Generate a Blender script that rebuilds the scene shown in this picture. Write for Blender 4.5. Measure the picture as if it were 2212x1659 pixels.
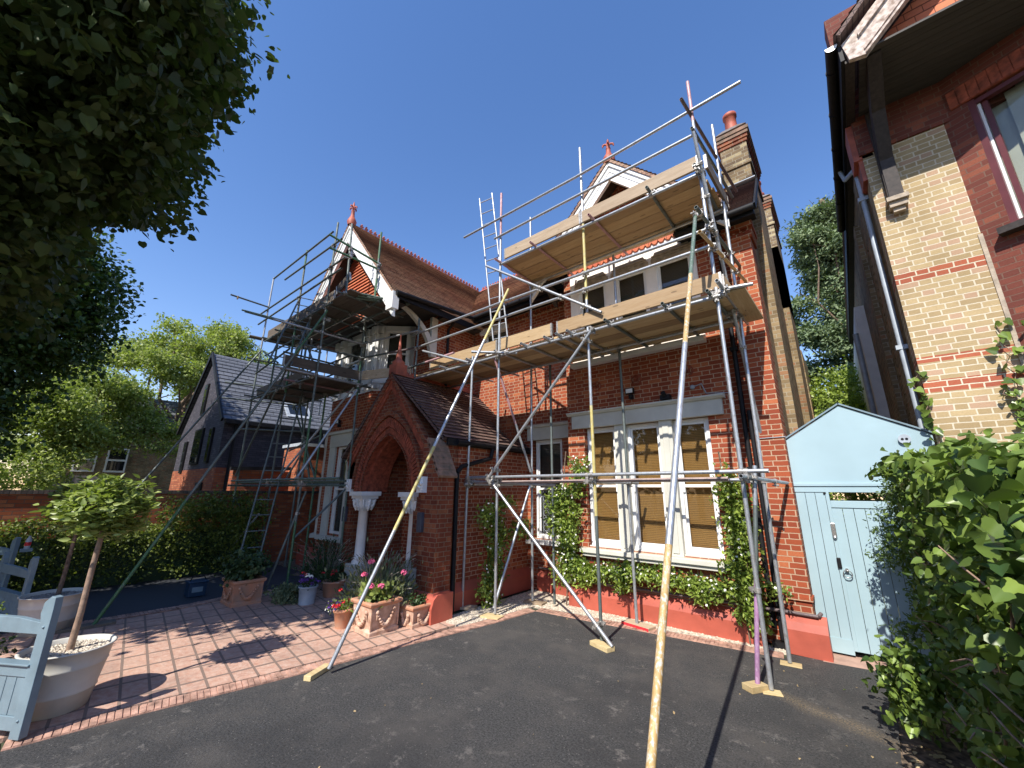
import bpy, bmesh, math, random
import numpy as np
from mathutils import Vector, Matrix
random.seed(7)
for o in list(bpy.data.objects): bpy.data.objects.remove(o)
SC = bpy.context.scene
COL = SC.collection
# ---------------------------------------------------------------- camera
def cam_axes(pitch, roll, yaw):
    f = Vector((math.sin(yaw)*math.cos(pitch), math.cos(yaw)*math.cos(pitch), math.sin(pitch)))
    r = Vector((math.cos(yaw), -math.sin(yaw), 0)); u = r.cross(f)
    c, s = math.cos(roll), math.sin(roll)
    return c*r+s*u, -s*r+c*u, f
cr, cu, cf = cam_axes(math.radians(14.9), math.radians(.37), math.radians(-39.7))
cam = bpy.data.objects.new('camera', bpy.data.cameras.new('camera')); COL.objects.link(cam)
cam.matrix_world = Matrix(((cr.x, cu.x, -cf.x, 0), (cr.y, cu.y, -cf.y, 0), (cr.z, cu.z, -cf.z, 2.0), (0, 0, 0, 1)))
cam.data.sensor_width = 36; cam.data.lens = 862/2212*36
cam.data.clip_start = .03; cam.data.clip_end = 500
SC.camera = cam
# ---------------------------------------------------------------- light
SUN = Vector((.15, -1, 1.05)).normalized()
world = bpy.data.worlds.new('World'); SC.world = world; world.use_nodes = True
wt = world.node_tree; bg = wt.nodes['Background']
sky = wt.nodes.new('ShaderNodeTexSky'); sky.sky_type = 'NISHITA'; sky.sun_disc = False
sky.sun_elevation = math.asin(SUN.z); sky.sun_rotation = math.atan2(SUN.x, SUN.y)
sky.air_density = 1.25; sky.dust_density = .3; sky.ozone_density = 2.2; sky.altitude = 50
hs = wt.nodes.new('ShaderNodeHueSaturation'); hs.inputs['Saturation'].default_value = 1.22; wt.links.new(sky.outputs[0], hs.inputs['Color']); tn = wt.nodes.new('ShaderNodeMix'); tn.data_type = 'RGBA'; tn.blend_type = 'MULTIPLY'; tn.inputs[0].default_value = 1; tn.inputs[7].default_value = (1.12, .97, 1.08, 1); wt.links.new(hs.outputs[0], tn.inputs[6]); wt.links.new(tn.outputs[2], bg.inputs[0]); bg.inputs[1].default_value = .12
ld = bpy.data.lights.new('sun', 'SUN'); ld.energy = 4.4; ld.angle = math.radians(.5); ld.color = (1, .945, .86)
lo = bpy.data.objects.new('sun', ld); COL.objects.link(lo)
lo.rotation_euler = (-SUN).to_track_quat('-Z', 'Y').to_euler()
vs = SC.view_settings; vs.view_transform = 'Standard'; vs.look = 'None'; vs.exposure = .76; vs.gamma = 1
SC.render.engine = 'CYCLES'
SC.cycles.max_bounces = 6; SC.cycles.transparent_max_bounces = 8

# ---------------------------------------------------------------- node helpers
class NT:
    def __init__(s, name):
        s.m = bpy.data.materials.new(name); s.m.use_nodes = True
        s.t = s.m.node_tree; s.b = s.t.nodes['Principled BSDF']; s.out = s.t.nodes['Material Output']
    def n(s, ty, **k):
        n = s.t.nodes.new(ty)
        for a, v in k.items(): setattr(n, a, v)
        return n
    def ln(s, a, b): s.t.links.new(a, b)
    def put(s, inp, v):
        if isinstance(v, bpy.types.NodeSocket): s.ln(v, inp)
        else: inp.default_value = v
    def math(s, op, a, b=0, c=None):
        n = s.n('ShaderNodeMath', operation=op); s.put(n.inputs[0], a); s.put(n.inputs[1], b)
        if c is not None: s.put(n.inputs[2], c)
        return n.outputs[0]
    def mix(s, f, a, b, mode='MIX'):
        n = s.n('ShaderNodeMix', data_type='RGBA', blend_type=mode)
        s.put(n.inputs[0], f); s.put(n.inputs[6], a if not isinstance(a, tuple) else (*a, 1)[:4]); s.put(n.inputs[7], b if not isinstance(b, tuple) else (*b, 1)[:4])
        return n.outputs[2]
    def pos(s): return s.n('ShaderNodeNewGeometry').outputs['Position']
    def noise(s, vec, scale, detail=3, rough=.55, out=0):
        n = s.n('ShaderNodeTexNoise'); s.ln(vec, n.inputs['Vector']); n.inputs['Scale'].default_value = scale
        n.inputs['Detail'].default_value = detail; n.inputs['Roughness'].default_value = rough
        return n.outputs[out]
    def scale(s, vec, v):
        n = s.n('ShaderNodeVectorMath', operation='MULTIPLY'); s.ln(vec, n.inputs[0]); n.inputs[1].default_value = v
        return n.outputs[0]
    def remap(s, v, a, b, c=0., d=1.):
        n = s.n('ShaderNodeMapRange'); s.ln(v, n.inputs[0])
        for i, x in enumerate((a, b, c, d)): n.inputs[i+1].default_value = x
        return n.outputs[0]
    def bump(s, h, dist=.01, strength=.6):
        n = s.n('ShaderNodeBump'); s.ln(h, n.inputs['Height']); n.inputs['Distance'].default_value = dist
        n.inputs['Strength'].default_value = strength; s.ln(n.outputs[0], s.b.inputs['Normal'])
    def base(s, c): s.put(s.b.inputs['Base Color'], c if not isinstance(c, tuple) else (*c, 1)[:4])
    def rough(s, r): s.put(s.b.inputs['Roughness'], r)

def plain(name, c, rough=.6, metal=0, var=.15, sc=6, bump=0, spec=.5, dirt=None):
    t = NT(name); p = t.pos()
    f = t.noise(p, sc, 5)
    d = dirt or tuple(x*(1-var*2) for x in c); l = tuple(min(1, x*(1+var)) for x in c)
    t.base(t.mix(t.remap(f, .3, .7), d, l)); t.rough(rough); t.b.inputs['Metallic'].default_value = metal
    t.b.inputs['Specular IOR Level'].default_value = spec
    if bump: t.bump(t.noise(p, sc*8, 4), bump)
    return t.m

def brick(name, c1, c2, c3, mortar, stain=(.5, .5, .5), bw=.34, bh=.075, stretch=False, mw=1.0, stamt=.5, bands=None):
    t = NT(name); g = t.n('ShaderNodeNewGeometry'); p = g.outputs['Position']
    sp = t.n('ShaderNodeSeparateXYZ'); t.ln(p, sp.inputs[0]); sn = t.n('ShaderNodeSeparateXYZ'); t.ln(g.outputs['True Normal'], sn.inputs[0])
    ax = t.math('GREATER_THAN', t.math('ABSOLUTE', sn.outputs[0]), .6)
    u = t.math('ADD', t.math('MULTIPLY', sp.outputs[0], t.math('SUBTRACT', 1, ax)), t.math('MULTIPLY', sp.outputs[1], ax))
    jit = t.math('MULTIPLY', t.math('SUBTRACT', t.noise(p, 9, 2), .5), .012)
    z = t.math('ADD', sp.outputs[2], jit); u = t.math('ADD', u, jit)
    rz = t.math('DIVIDE', t.math('ADD', z, 20), bh); row = t.math('FLOOR', rz); fr = t.math('FRACT', rz)
    odd = t.math('MODULO', row, 2)
    uu = t.math('ADD', t.math('DIVIDE', t.math('ADD', u, 60), bw), t.math('MULTIPLY', odd, .5)); f = t.math('FRACT', uu)
    e = .012/bw*mw
    m1 = t.math('LESS_THAN', f, e); m3 = t.math('LESS_THAN', fr, .14*mw)
    msk = t.math('MAXIMUM', m1, m3); hd = 0
    if not stretch:
        m2 = t.math('LESS_THAN', t.math('ABSOLUTE', t.math('SUBTRACT', f, .67)), e/2); msk = t.math('MAXIMUM', msk, m2)
        hd = t.math('GREATER_THAN', f, .67)
    cb = t.n('ShaderNodeCombineXYZ'); t.ln(t.math('ADD', t.math('MULTIPLY', t.math('FLOOR', uu), 2), hd), cb.inputs[0]); t.ln(row, cb.inputs[1])
    t.ln(ax, cb.inputs[2])
    wn = t.n('ShaderNodeTexWhiteNoise', noise_dimensions='3D'); t.ln(cb.outputs[0], wn.inputs[0])
    v = wn.outputs[0]
    col = t.mix(t.remap(v, 0, .6), c1, c2); col = t.mix(t.math('GREATER_THAN', v, .84), col, c3)
    if bands:
        bm = None
        for a, b in bands:
            q = t.math('MULTIPLY', t.math('GREATER_THAN', sp.outputs[2], a), t.math('LESS_THAN', sp.outputs[2], b))
            bm = q if bm is None else t.math('MAXIMUM', bm, q)
        col = t.mix(bm, col, t.mix(v, (.42, .10, .05), (.33, .07, .04)))
    fine = t.noise(p, 60, 4)
    col = t.mix(t.math('MULTIPLY', t.remap(fine, .35, .7), .35), col, tuple(x*.55 for x in c1))
    col = t.mix(msk, col, t.mix(t.remap(fine, .3, .7), tuple(x*.75 for x in mortar), mortar))
    st = t.remap(t.noise(p, .9, 5, .65), .42, .68)
    col = t.mix(t.math('MULTIPLY', st, stamt), col, t.mix(1.0, col, stain, 'MULTIPLY'))
    t.base(col); t.rough(.85); t.b.inputs['Specular IOR Level'].default_value = .25
    t.bump(t.math('ADD', t.math('MULTIPLY', msk, -1), t.math('MULTIPLY', fine, .45)), .006, .8)
    return t.m

def tiles(name, c1, c2, c3, tw=.165, row=.075, rough=.8):
    t = NT(name); g = t.n('ShaderNodeNewGeometry'); p = g.outputs['Position']
    sp = t.n('ShaderNodeSeparateXYZ'); t.ln(p, sp.inputs[0]); sn = t.n('ShaderNodeSeparateXYZ'); t.ln(g.outputs['True Normal'], sn.inputs[0])
    ax = t.math('GREATER_THAN', t.math('ABSOLUTE', sn.outputs[0]), .3)
    u = t.math('ADD', t.math('MULTIPLY', sp.outputs[0], t.math('SUBTRACT', 1, ax)), t.math('MULTIPLY', sp.outputs[1], ax))
    r = t.math('FLOOR', t.math('DIVIDE', sp.outputs[2], row)); uu = t.math('ADD', t.math('DIVIDE', t.math('ADD', u, 60), tw), t.math('MULTIPLY', t.math('MODULO', r, 2), .5))
    f = t.math('FRACT', uu); m = t.math('LESS_THAN', f, .05)
    cb = t.n('ShaderNodeCombineXYZ'); t.ln(t.math('FLOOR', uu), cb.inputs[0]); t.ln(r, cb.inputs[1])
    wn = t.n('ShaderNodeTexWhiteNoise', noise_dimensions='3D'); t.ln(cb.outputs[0], wn.inputs[0])
    col = t.mix(wn.outputs[0], c1, c2)
    big = t.remap(t.noise(p, 1.3, 6, .7), .4, .65); col = t.mix(t.math('MULTIPLY', big, .55), col, c3)
    fz = t.math('FRACT', t.math('DIVIDE', sp.outputs[2], row)); wr = t.n('ShaderNodeTexWhiteNoise', noise_dimensions='1D'); t.ln(r, wr.inputs['W'])
    col = t.mix(t.math('MULTIPLY', t.math('GREATER_THAN', wr.outputs[0], .6), .25), col, tuple(x*1.25 for x in c3)); m = t.math('MAXIMUM', m, t.math('LESS_THAN', fz, .16))
    col = t.mix(m, col, tuple(x*.3 for x in c1)); t.base(col); t.rough(rough)
    t.bump(t.math('ADD', t.math('MULTIPLY', m, -1), t.noise(p, 45, 4)), .006, .7)
    return t.m

def wood(name, c1, c2, axis=0, knots=True, rough=.75):
    t = NT(name); s = [14, 14, 14]; s[axis] = .9; oi = t.n('ShaderNodeObjectInfo')
    ad = t.n('ShaderNodeVectorMath', operation='ADD'); t.ln(t.pos(), ad.inputs[0]); t.ln(t.math('MULTIPLY', oi.outputs['Random'], 37.), ad.inputs[1]); p = ad.outputs[0]
    f = t.noise(t.scale(p, tuple(s)), 1.6, 6, .65); g = t.noise(t.scale(p, tuple(x*6 for x in s)), 1.5, 3)
    col = t.mix(t.remap(f, .35, .68), c1, c2)
    col = t.mix(t.math('MULTIPLY', t.remap(g, .45, .7), .35), col, tuple(x*.55 for x in c2))
    if knots:
        vo = t.n('ShaderNodeTexVoronoi'); s2 = [9, 9, 9]; s2[axis] = 2.6
        t.ln(t.scale(p, tuple(s2)), vo.inputs['Vector']); vo.inputs['Scale'].default_value = 1
        col = t.mix(t.math('MULTIPLY', t.math('LESS_THAN', vo.outputs[0], .13), .7), col, tuple(x*.35 for x in c2))
    rv = oi.outputs['Random']; col = t.mix(t.remap(rv, .25, .9, 0., 1.), col, t.mix(1.0, col, (.60, .56, .54), 'MULTIPLY'))
    t.base(col); t.rough(rough); t.bump(g, .002, .5)
    return t.m

def leafmat(name, dark, light, trans=.35, rough=.45, veins=False):
    t = NT(name); a = t.n('ShaderNodeAttribute', attribute_name='tint'); 
    col = t.mix(a.outputs['Fac'], dark, light)
    big = t.remap(t.noise(t.pos(), 1.4, 3), .35, .65); col = t.mix(t.math('MULTIPLY', big, .35), col, tuple(x*1.35 for x in light))
    t.base(col); t.rough(rough); t.b.inputs['Specular IOR Level'].default_value = .35
    tr = t.n('ShaderNodeBsdfTranslucent'); t.ln(t.mix(1.0, col, (1.0, 1.15, .45), 'MULTIPLY'), tr.inputs[0])
    mx = t.n('ShaderNodeMixShader'); mx.inputs[0].default_value = trans
    t.ln(t.b.outputs[0], mx.inputs[1]); t.ln(tr.outputs[0], mx.inputs[2]); t.ln(mx.outputs[0], t.out.inputs[0])
    return t.m

# ---------------------------------------------------------------- mesh helpers
class MB:
    def __init__(s): s.v = []; s.f = []; s.mi = []; s.sm = []
    def add(s, vs, fs, mi=0, sm=False):
        o = len(s.v); s.v += [tuple(v) for v in vs]
        for f in fs: s.f.append(tuple(i+o for i in f)); s.mi.append(mi); s.sm.append(sm)
        return s
    def box(s, x0, x1, y0, y1, z0, z1, mi=0):
        if x0 > x1: x0, x1 = x1, x0
        if y0 > y1: y0, y1 = y1, y0
        return s.add([(x0, y0, z0), (x1, y0, z0), (x1, y1, z0), (x0, y1, z0), (x0, y0, z1), (x1, y0, z1), (x1, y1, z1), (x0, y1, z1)],
                     [(0, 3, 2, 1), (4, 5, 6, 7), (0, 1, 5, 4), (1, 2, 6, 5), (2, 3, 7, 6), (3, 0, 4, 7)], mi)
    def bar(s, p, q, w, h, up=(0, 0, 1), mi=0):
        p, q = Vector(p), Vector(q); d = (q-p).normalized(); a = d.cross(Vector(up))
        if a.length < 1e-4: a = Vector((1, 0, 0))
        a.normalize(); b = a.cross(d).normalized()
        vs = [c + a*sx*w/2 + b*sy*h/2 for c in (p, q) for sx, sy in ((-1, -1), (1, -1), (1, 1), (-1, 1))]
        return s.add(vs, [(0, 1, 2, 3), (7, 6, 5, 4), (0, 4, 5, 1), (1, 5, 6, 2), (2, 6, 7, 3), (3, 7, 4, 0)], mi)
    def tube(s, p, q, r, n=12, r2=None, mi=0, caps=True, hollow=False):
        p, q = Vector(p), Vector(q); r2 = r if r2 is None else r2; d = (q-p).normalized()
        a = d.orthogonal().normalized(); b = d.cross(a)
        ring = lambda c, rr: [c+(a*math.cos(2*math.pi*i/n)+b*math.sin(2*math.pi*i/n))*rr for i in range(n)]
        s.add(ring(p, r)+ring(q, r2), [(i, (i+1) % n, n+(i+1) % n, n+i) for i in range(n)], mi, True)
        if hollow:
            k = .84
            s.add(ring(p, r)+ring(p, r*k)+ring(p+d*.12, r*k), [(n+i, n+(i+1) % n, (i+1) % n, i) for i in range(n)]+[(n+i, 2*n+i, 2*n+(i+1) % n, n+(i+1) % n) for i in range(n)]+[tuple(range(2*n, 3*n))], mi)
            s.add(ring(q, r)+ring(q, r*k)+ring(q-d*.12, r*k), [(i, (i+1) % n, n+(i+1) % n, n+i) for i in range(n)]+[(n+i, n+(i+1) % n, 2*n+(i+1) % n, 2*n+i) for i in range(n)]+[tuple(range(2*n, 3*n))], mi)
        elif caps:
            s.add(ring(p, r), [tuple(range(n-1, -1, -1))], mi); s.add(ring(q, r2), [tuple(range(n))], mi)
        return s
    def path(s, pts, r, n=8, mi=0):
        for i in range(len(pts)-1): s.tube(pts[i], pts[i+1], r if not isinstance(r, (list, tuple)) else r[i], n, r if not isinstance(r, (list, tuple)) else r[i+1], mi)
        return s
    def lathe(s, c, prof, n=32, mi=0, close=True):
        c = Vector(c); vs = []
        for r, z in prof: vs += [c+Vector((r*math.cos(2*math.pi*i/n), r*math.sin(2*math.pi*i/n), z)) for i in range(n)]
        fs = [(k*n+i, k*n+(i+1) % n, (k+1)*n+(i+1) % n, (k+1)*n+i) for k in range(len(prof)-1) for i in range(n)]
        return s.add(vs, fs, mi, True)
    def prism(s, poly, axis, a, b, mi=0):
        """poly of 2-D points extruded along axis from a to b; axis 'x': (y,z) 'y': (x,z) 'z': (x,y)"""
        mk = {'x': lambda u, v, w: (w, u, v), 'y': lambda u, v, w: (u, w, v), 'z': lambda u, v, w: (u, v, w)}[axis]
        n = len(poly); vs = [mk(u, v, a) for u, v in poly]+[mk(u, v, b) for u, v in poly]
        return s.add(vs, [tuple(range(n)), tuple(range(2*n-1, n-1, -1))]+[(i, n+i, n+(i+1) % n, (i+1) % n) for i in range(n)], mi)
    def sphere(s, c, r, nu=10, nv=7, sc=(1, 1, 1), mi=0):
        c = Vector(c); prof = [(math.sin(math.pi*k/nv), -math.cos(math.pi*k/nv)) for k in range(nv+1)]; vs = []
        for rr, z in prof: vs += [c+Vector((r*sc[0]*max(rr, 1e-3)*math.cos(2*math.pi*i/nu), r*sc[1]*max(rr, 1e-3)*math.sin(2*math.pi*i/nu), r*sc[2]*z)) for i in range(nu)]
        return s.add(vs, [(k*nu+i, k*nu+(i+1) % nu, (k+1)*nu+(i+1) % nu, (k+1)*nu+i) for k in range(nv) for i in range(nu)], mi, True)
    def ellring(s, c, R, r, axis='z', n=24, m=6, mi=0, a0=0, a1=2*math.pi):
        c = Vector(c); pts = []
        for i in range(n+1):
            t = a0+(a1-a0)*i/n; x, y = R*math.cos(t), R*math.sin(t)
            pts.append(c+{'z': Vector((x, y, 0)), 'y': Vector((x, 0, y)), 'x': Vector((0, x, y))}[axis])
        return s.path(pts, r, m, mi)
    def mesh(s, name):
        me = bpy.data.meshes.new(name); me.from_pydata(s.v, [], s.f); me.validate(verbose=False)
        if len(me.polygons) == len(s.f):
            me.polygons.foreach_set('material_index', s.mi); me.polygons.foreach_set('use_smooth', s.sm)
        me.update(); return me

def setp(o, label=None, cat=None, group=None, kind=None):
    for k, v in (('label', label), ('category', cat), ('group', group), ('kind', kind)):
        if v: o[k] = v
    return o
def attach(o, parent):
    o.parent = parent
    if parent.type == 'EMPTY': o.matrix_parent_inverse = Matrix.Translation(-parent.location)
def obj(name, mb, mats, parent=None, bevel=0, **k):
    me = mb.mesh(name) if isinstance(mb, MB) else mb
    for m in (mats if isinstance(mats, (list, tuple)) else [mats]): me.materials.append(m)
    o = bpy.data.objects.new(name, me); COL.objects.link(o)
    if parent: attach(o, parent)
    if bevel:
        b = o.modifiers.new('bevel', 'BEVEL'); b.width = bevel; b.segments = 2; b.limit_method = 'ANGLE'
    return setp(o, **k)
def thing(name, label, cat, loc=(0, 0, 0), group=None):
    o = bpy.data.objects.new(name, None); o.empty_display_size = .2; COL.objects.link(o); o.location = loc
    return setp(o, label, cat, group)
def struct(name, mb, m): return obj(name, mb, m, kind='structure')

# leaves -------------------------------------------------------------
LEAF = {
 'oval': ([(0, 0), (.3, .25), (.34, .55), (0, 1), (-.34, .55), (-.3, .25)], .12),
 'thin': ([(0, 0), (.16, .3), (.15, .65), (0, 1), (-.15, .65), (-.16, .3)], .08),
 'heart': ([(0, .02), (.3, -.08), (.48, .2), (.4, .6), (0, 1.05), (-.4, .6), (-.48, .2), (-.3, -.08)], .10),
 'ivy': ([(0, 0), (.2, -.13), (.42, -.08), (.56, .14), (.46, .32), (.42, .50), (.2, .78), (0, 1.0), (-.2, .78), (-.42, .50), (-.46, .32), (-.56, .14), (-.42, -.08), (-.2, -.13)], .15),
 'lance': ([(0, 0), (.2, .22), (.24, .5), (.12, .8), (0, 1.05), (-.12, .8), (-.24, .5), (-.2, .22)], .14),
 'quad': ([(0, 0), (.4, .5), (0, 1), (-.4, .5)], .1),
}
def leaves(name, pos, dirs, nrms, sizes, kind, mat, parent=None, rng=None, **k):
    """pos,dirs,nrms (N,3); one mesh of N leaves"""
    rng = rng or np.random.default_rng(1)
    tp, fold = LEAF[kind]; tp = np.array(tp); m = len(tp); N = len(pos)
    d = dirs/np.linalg.norm(dirs, axis=1, keepdims=True)
    n = nrms-(nrms*d).sum(1, keepdims=True)*d; n /= np.linalg.norm(n, axis=1, keepdims=True)+1e-9
    s = np.cross(d, n)
    z = np.abs(tp[:, 0])*fold*2 - (tp[:, 1]**2)*fold*1.2
    V = pos[:, None, :]+sizes[:, None, None]*(s[:, None, :]*tp[None, :, 0, None]+d[:, None, :]*tp[None, :, 1, None]+n[:, None, :]*z[None, :, None])
    V = V.reshape(-1, 3)
    # two fans split by the midrib (vertex 0 -> tip)
    tip = int(np.argmax(tp[:, 1])); right = list(range(0, tip+1)); left = list(range(tip, m))+[0]
    base = np.arange(N)*m
    loops = []; starts = []; tot = []
    lr = np.array(right); ll = np.array(left)
    allv = np.concatenate([base[:, None]+lr[None, :], base[:, None]+ll[None, :]], axis=1).reshape(-1)
    a, b = len(lr), len(ll)
    st = (np.arange(N)*(a+b))[:, None]+np.array([0, a])[None, :]
    me = bpy.data.meshes.new(name); me.vertices.add(N*m); me.vertices.foreach_set('co', V.astype(np.float32).ravel())
    me.loops.add(len(allv)); me.loops.foreach_set('vertex_index', allv.astype(np.int32))
    me.polygons.add(2*N); me.polygons.foreach_set('loop_start', st.ravel().astype(np.int32))
    me.polygons.foreach_set('loop_total', np.tile(np.array([a, b]), N).astype(np.int32))
    me.update(calc_edges=True)
    at = me.attributes.new('tint', 'FLOAT', 'FACE'); at.data.foreach_set('value', np.repeat(rng.random(N)**1.3, 2).astype(np.float32))
    return obj(name, me, mat, parent, **k)
def rand_unit(rng, n):
    v = rng.normal(size=(n, 3)); return v/np.linalg.norm(v, axis=1, keepdims=True)
def crown(name, blobs, n, size, kind, mat, parent, seed=0, clump=14, cr_=.35, shell=.55, up=.5, droop=0, keep=None, rn=.12):
    """leaf clumps through the volume of ellipsoid blobs [(cx,cy,cz,rx,ry,rz)]"""
    rng = np.random.default_rng(seed); B = np.array(blobs, float); w = (B[:, 3]*B[:, 4]*B[:, 5])**(2/3); w /= w.sum()
    nc = max(1, n//clump); k = rng.choice(len(B), nc, p=w); u = rand_unit(rng, nc)
    rad = (shell+(1-shell)*rng.random(nc))*(1+rn*rng.normal(size=nc))
    c = B[k, :3]+u*B[k, 3:]*rad[:, None]
    if keep is not None: q = keep(c); c = c[q]; u = u[q]; nc = len(c)
    P = np.repeat(c, clump, 0); U = np.repeat(u, clump, 0); N = len(P)
    off = rng.normal(size=(N, 3))*cr_*np.array([1, 1, .55]); P = P+off
    nr = rand_unit(rng, N)*.75+U*.45+np.array([0, 0, up]); dr = rand_unit(rng, N)+U*.5+np.array([0, 0, -droop])
    sz = size*(.5+.8*rng.random(N)**1.3)
    return leaves(name, P, dr, nr, sz, kind, mat, parent, rng)
# ---------------------------------------------------------------- materials
M = {}
M['brick'] = brick('red_brick', (.37, .088, .036), (.26, .055, .026), (.45, .14, .06), (.52, .36, .24), stain=(.62, .55, .5), stamt=.35, mw=1.15)
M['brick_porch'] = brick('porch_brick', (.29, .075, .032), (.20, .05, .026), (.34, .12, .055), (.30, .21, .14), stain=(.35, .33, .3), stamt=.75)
M['brick_yel'] = brick('stock_brick', (.50, .38, .21), (.38, .28, .15), (.46, .30, .20), (.70, .62, .47), stain=(.55, .52, .45), stamt=.45, mw=1.25, bands=[(4.68, 4.84), (3.58, 3.66), (3.20, 3.35)])
M['brick_side'] = brick('weathered_stock_brick', (.36, .26, .14), (.20, .14, .075), (.32, .16, .08), (.42, .36, .26), stain=(.4, .38, .32), stamt=.7)
M['brick_chim'] = brick('chimney_brick', (.34, .25, .13), (.16, .11, .07), (.46, .38, .22), (.42, .37, .27), stain=(.4, .38, .34), stamt=.7)
M['brick_glaze'] = brick('dark_red_brick', (.21, .062, .042), (.15, .045, .033), (.27, .085, .05), (.20, .11, .08), stamt=.3)
M['brick_wall'] = brick('garden_wall_brick', (.42, .13, .055), (.30, .08, .04), (.46, .17, .08), (.17, .12, .1), stain=(.5, .5, .45), stamt=.4, bw=.225, stretch=True)
M['slatehang'] = brick('slate_cladding', (.075, .07, .085), (.055, .052, .065), (.09, .085, .10), (.02, .02, .025), bw=.26, stretch=True, mw=.7, stamt=.2)
M['terra'] = plain('red_terracotta', (.40, .10, .055), .6, var=.22, sc=5, bump=.002)
M['rubbed'] = plain('rubbed_red_brick', (.33, .075, .035), .8, var=.3, sc=12, bump=.004)
M['plinth'] = plain('red_plinth_paint', (.43, .095, .06), .5, var=.14, sc=2.2, bump=.002)
M['tile'] = tiles('clay_roof_tiles', (.32, .17, .115), (.17, .085, .06), (.42, .29, .19))
M['tile_dk'] = tiles('dark_clay_tiles', (.12, .06, .05), (.085, .045, .042), (.19, .14, .11))
M['tile_or'] = tiles('orange_hung_tiles', (.55, .14, .05), (.42, .09, .04), (.55, .2, .1), tw=.17, row=.11)
M['slate'] = tiles('slate_tiles', (.105, .113, .135), (.09, .098, .115), (.13, .136, .15), tw=.3, row=.2, rough=.7)
M['mossy'] = plain('mossy_weathered_brick', (.22, .13, .09), .95, var=.35, sc=9, bump=.008, dirt=(.10, .085, .06))
M['white'] = plain('white_gloss_paint', (.80, .80, .78), .35, var=.05, sc=3)
M['render'] = plain('cream_render', (.86, .81, .74), .8, var=.05, sc=4, bump=.002)
M['greypaint'] = plain('pale_grey_stone_paint', (.56, .55, .48), .7, var=.07, sc=3, bump=.002)
M['bare'] = plain('bare_stone_moulding', (.40, .33, .25), .8, var=.2, sc=14, bump=.003)
M['stripped'] = plain('stripped_stone', (.22, .19, .18), .85, var=.15, sc=14, bump=.003)
M['black'] = plain('black_paint', (.012, .012, .014), .6, var=.2, spec=.25)
M['lead'] = plain('lead_flashing', (.36, .40, .44), .7, var=.15, spec=.3)
M['darkwood'] = plain('dark_stained_timber', (.035, .026, .022), .7, var=.3, sc=20)
M['soffit'] = wood('weathered_soffit_boards', (.075, .07, .06), (.05, .045, .04), 0, False)
M['peel'] = plain('peeling_paint_timber', (.52, .45, .40), .8, var=.35, sc=16, bump=.006, dirt=(.22, .15, .11))
M['glass'] = None
t = NT('window_glass'); t.base((.012, .014, .016)); t.rough(.04); t.b.inputs['Specular IOR Level'].default_value = .8; M['glass'] = t.m
t = NT('clear_window_glass'); t.b.inputs['Base Color'].default_value = (1, 1, 1, 1); t.rough(.02)
gl = t.n('ShaderNodeBsdfGlossy'); gl.inputs['Roughness'].default_value = .02; tr = t.n('ShaderNodeBsdfTransparent'); tr.inputs[0].default_value = (.86, .88, .86, 1)
fr_ = t.n('ShaderNodeFresnel'); fr_.inputs[0].default_value = 1.5; mx = t.n('ShaderNodeMixShader'); t.ln(t.math('MULTIPLY', t.math('ADD', t.math('MULTIPLY', fr_.outputs[0], 1.1), .02), t.math('SUBTRACT', 1, t.n('ShaderNodeNewGeometry').outputs['Backfacing'])), mx.inputs[0])
t.ln(tr.outputs[0], mx.inputs[1]); t.ln(gl.outputs[0], mx.inputs[2]); t.ln(mx.outputs[0], t.out.inputs[0]); M['clear'] = t.m
# slatted blinds
def blindmat(name, a, b, pitch):
    t = NT(name); sp = t.n('ShaderNodeSeparateXYZ'); t.ln(t.pos(), sp.inputs[0])
    f = t.math('FRACT', t.math('DIVIDE', sp.outputs[2], pitch)); n_ = t.noise(t.scale(t.pos(), (1, 1, 40)), 3, 3)
    t.base(t.mix(t.math('LESS_THAN', f, .22), t.mix(n_, a, tuple(x*.75 for x in a)), b)); t.rough(.6); t.bump(f, .01, .6); return t.m
M['blind'] = blindmat('wooden_blind', (.54, .28, .09), (.11, .048, .016), .028)
M['blind_dk'] = blindmat('dark_blind', (.10, .09, .085), (.02, .02, .02), .03)
M['louvre'] = blindmat('grey_louvre', (.20, .22, .22), (.05, .05, .05), .05)
# metals
def tubemat(name, c, metal=.55, rough=.42, chip=None, amt=.5):
    t = NT(name); p = t.pos(); f = t.noise(p, 7, 5, .7); g = t.noise(t.scale(p, (30, 30, 12)), 1.5, 4, .7)
    col = t.mix(t.remap(f, .35, .65), c, tuple(x*.72 for x in c)); col = t.mix(t.math('MULTIPLY', t.remap(g, .5, .62), amt), col, chip or tuple(x*.5 for x in c))
    t.base(col); t.b.inputs['Metallic'].default_value = metal; t.rough(t.remap(f, .3, .7, rough-.1, rough+.15)); t.bump(g, .001, .4); return t.m
M['galv'] = tubemat('galvanised_tube', (.50, .53, .56), .6, .38, (.26, .23, .20), amt=.55)
M['galv_dk'] = tubemat('dull_shaded_galvanised_tube', (.17, .20, .19), .5, .55)  # dull tube grey, darkened so shadow and backlight sit in the colour
M['green'] = tubemat('green_painted_tube', (.045, .15, .06), 0, .5, (.2, .2, .2), .5)
M['greenish'] = tubemat('worn_green_tube', (.10, .16, .12), .2, .55, (.25, .25, .25), .6)
M['yellow'] = tubemat('yellow_painted_tube', (.56, .47, .16), 0, .5, (.5, .48, .4), .5)
M['ochre'] = tubemat('ochre_painted_tube', (.50, .33, .13), 0, .55, (.55, .55, .5), .75)
M['pink'] = tubemat('pink_painted_tube', (.50, .27, .28), .1, .5, (.45, .42, .42), .5)
M['dusty'] = tubemat('dusty_pink_tube', (.40, .30, .27), .1, .6)
M['purple'] = tubemat('purple_painted_tube', (.38, .20, .36), .05, .45, (.5, .4, .5), .4)
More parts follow.
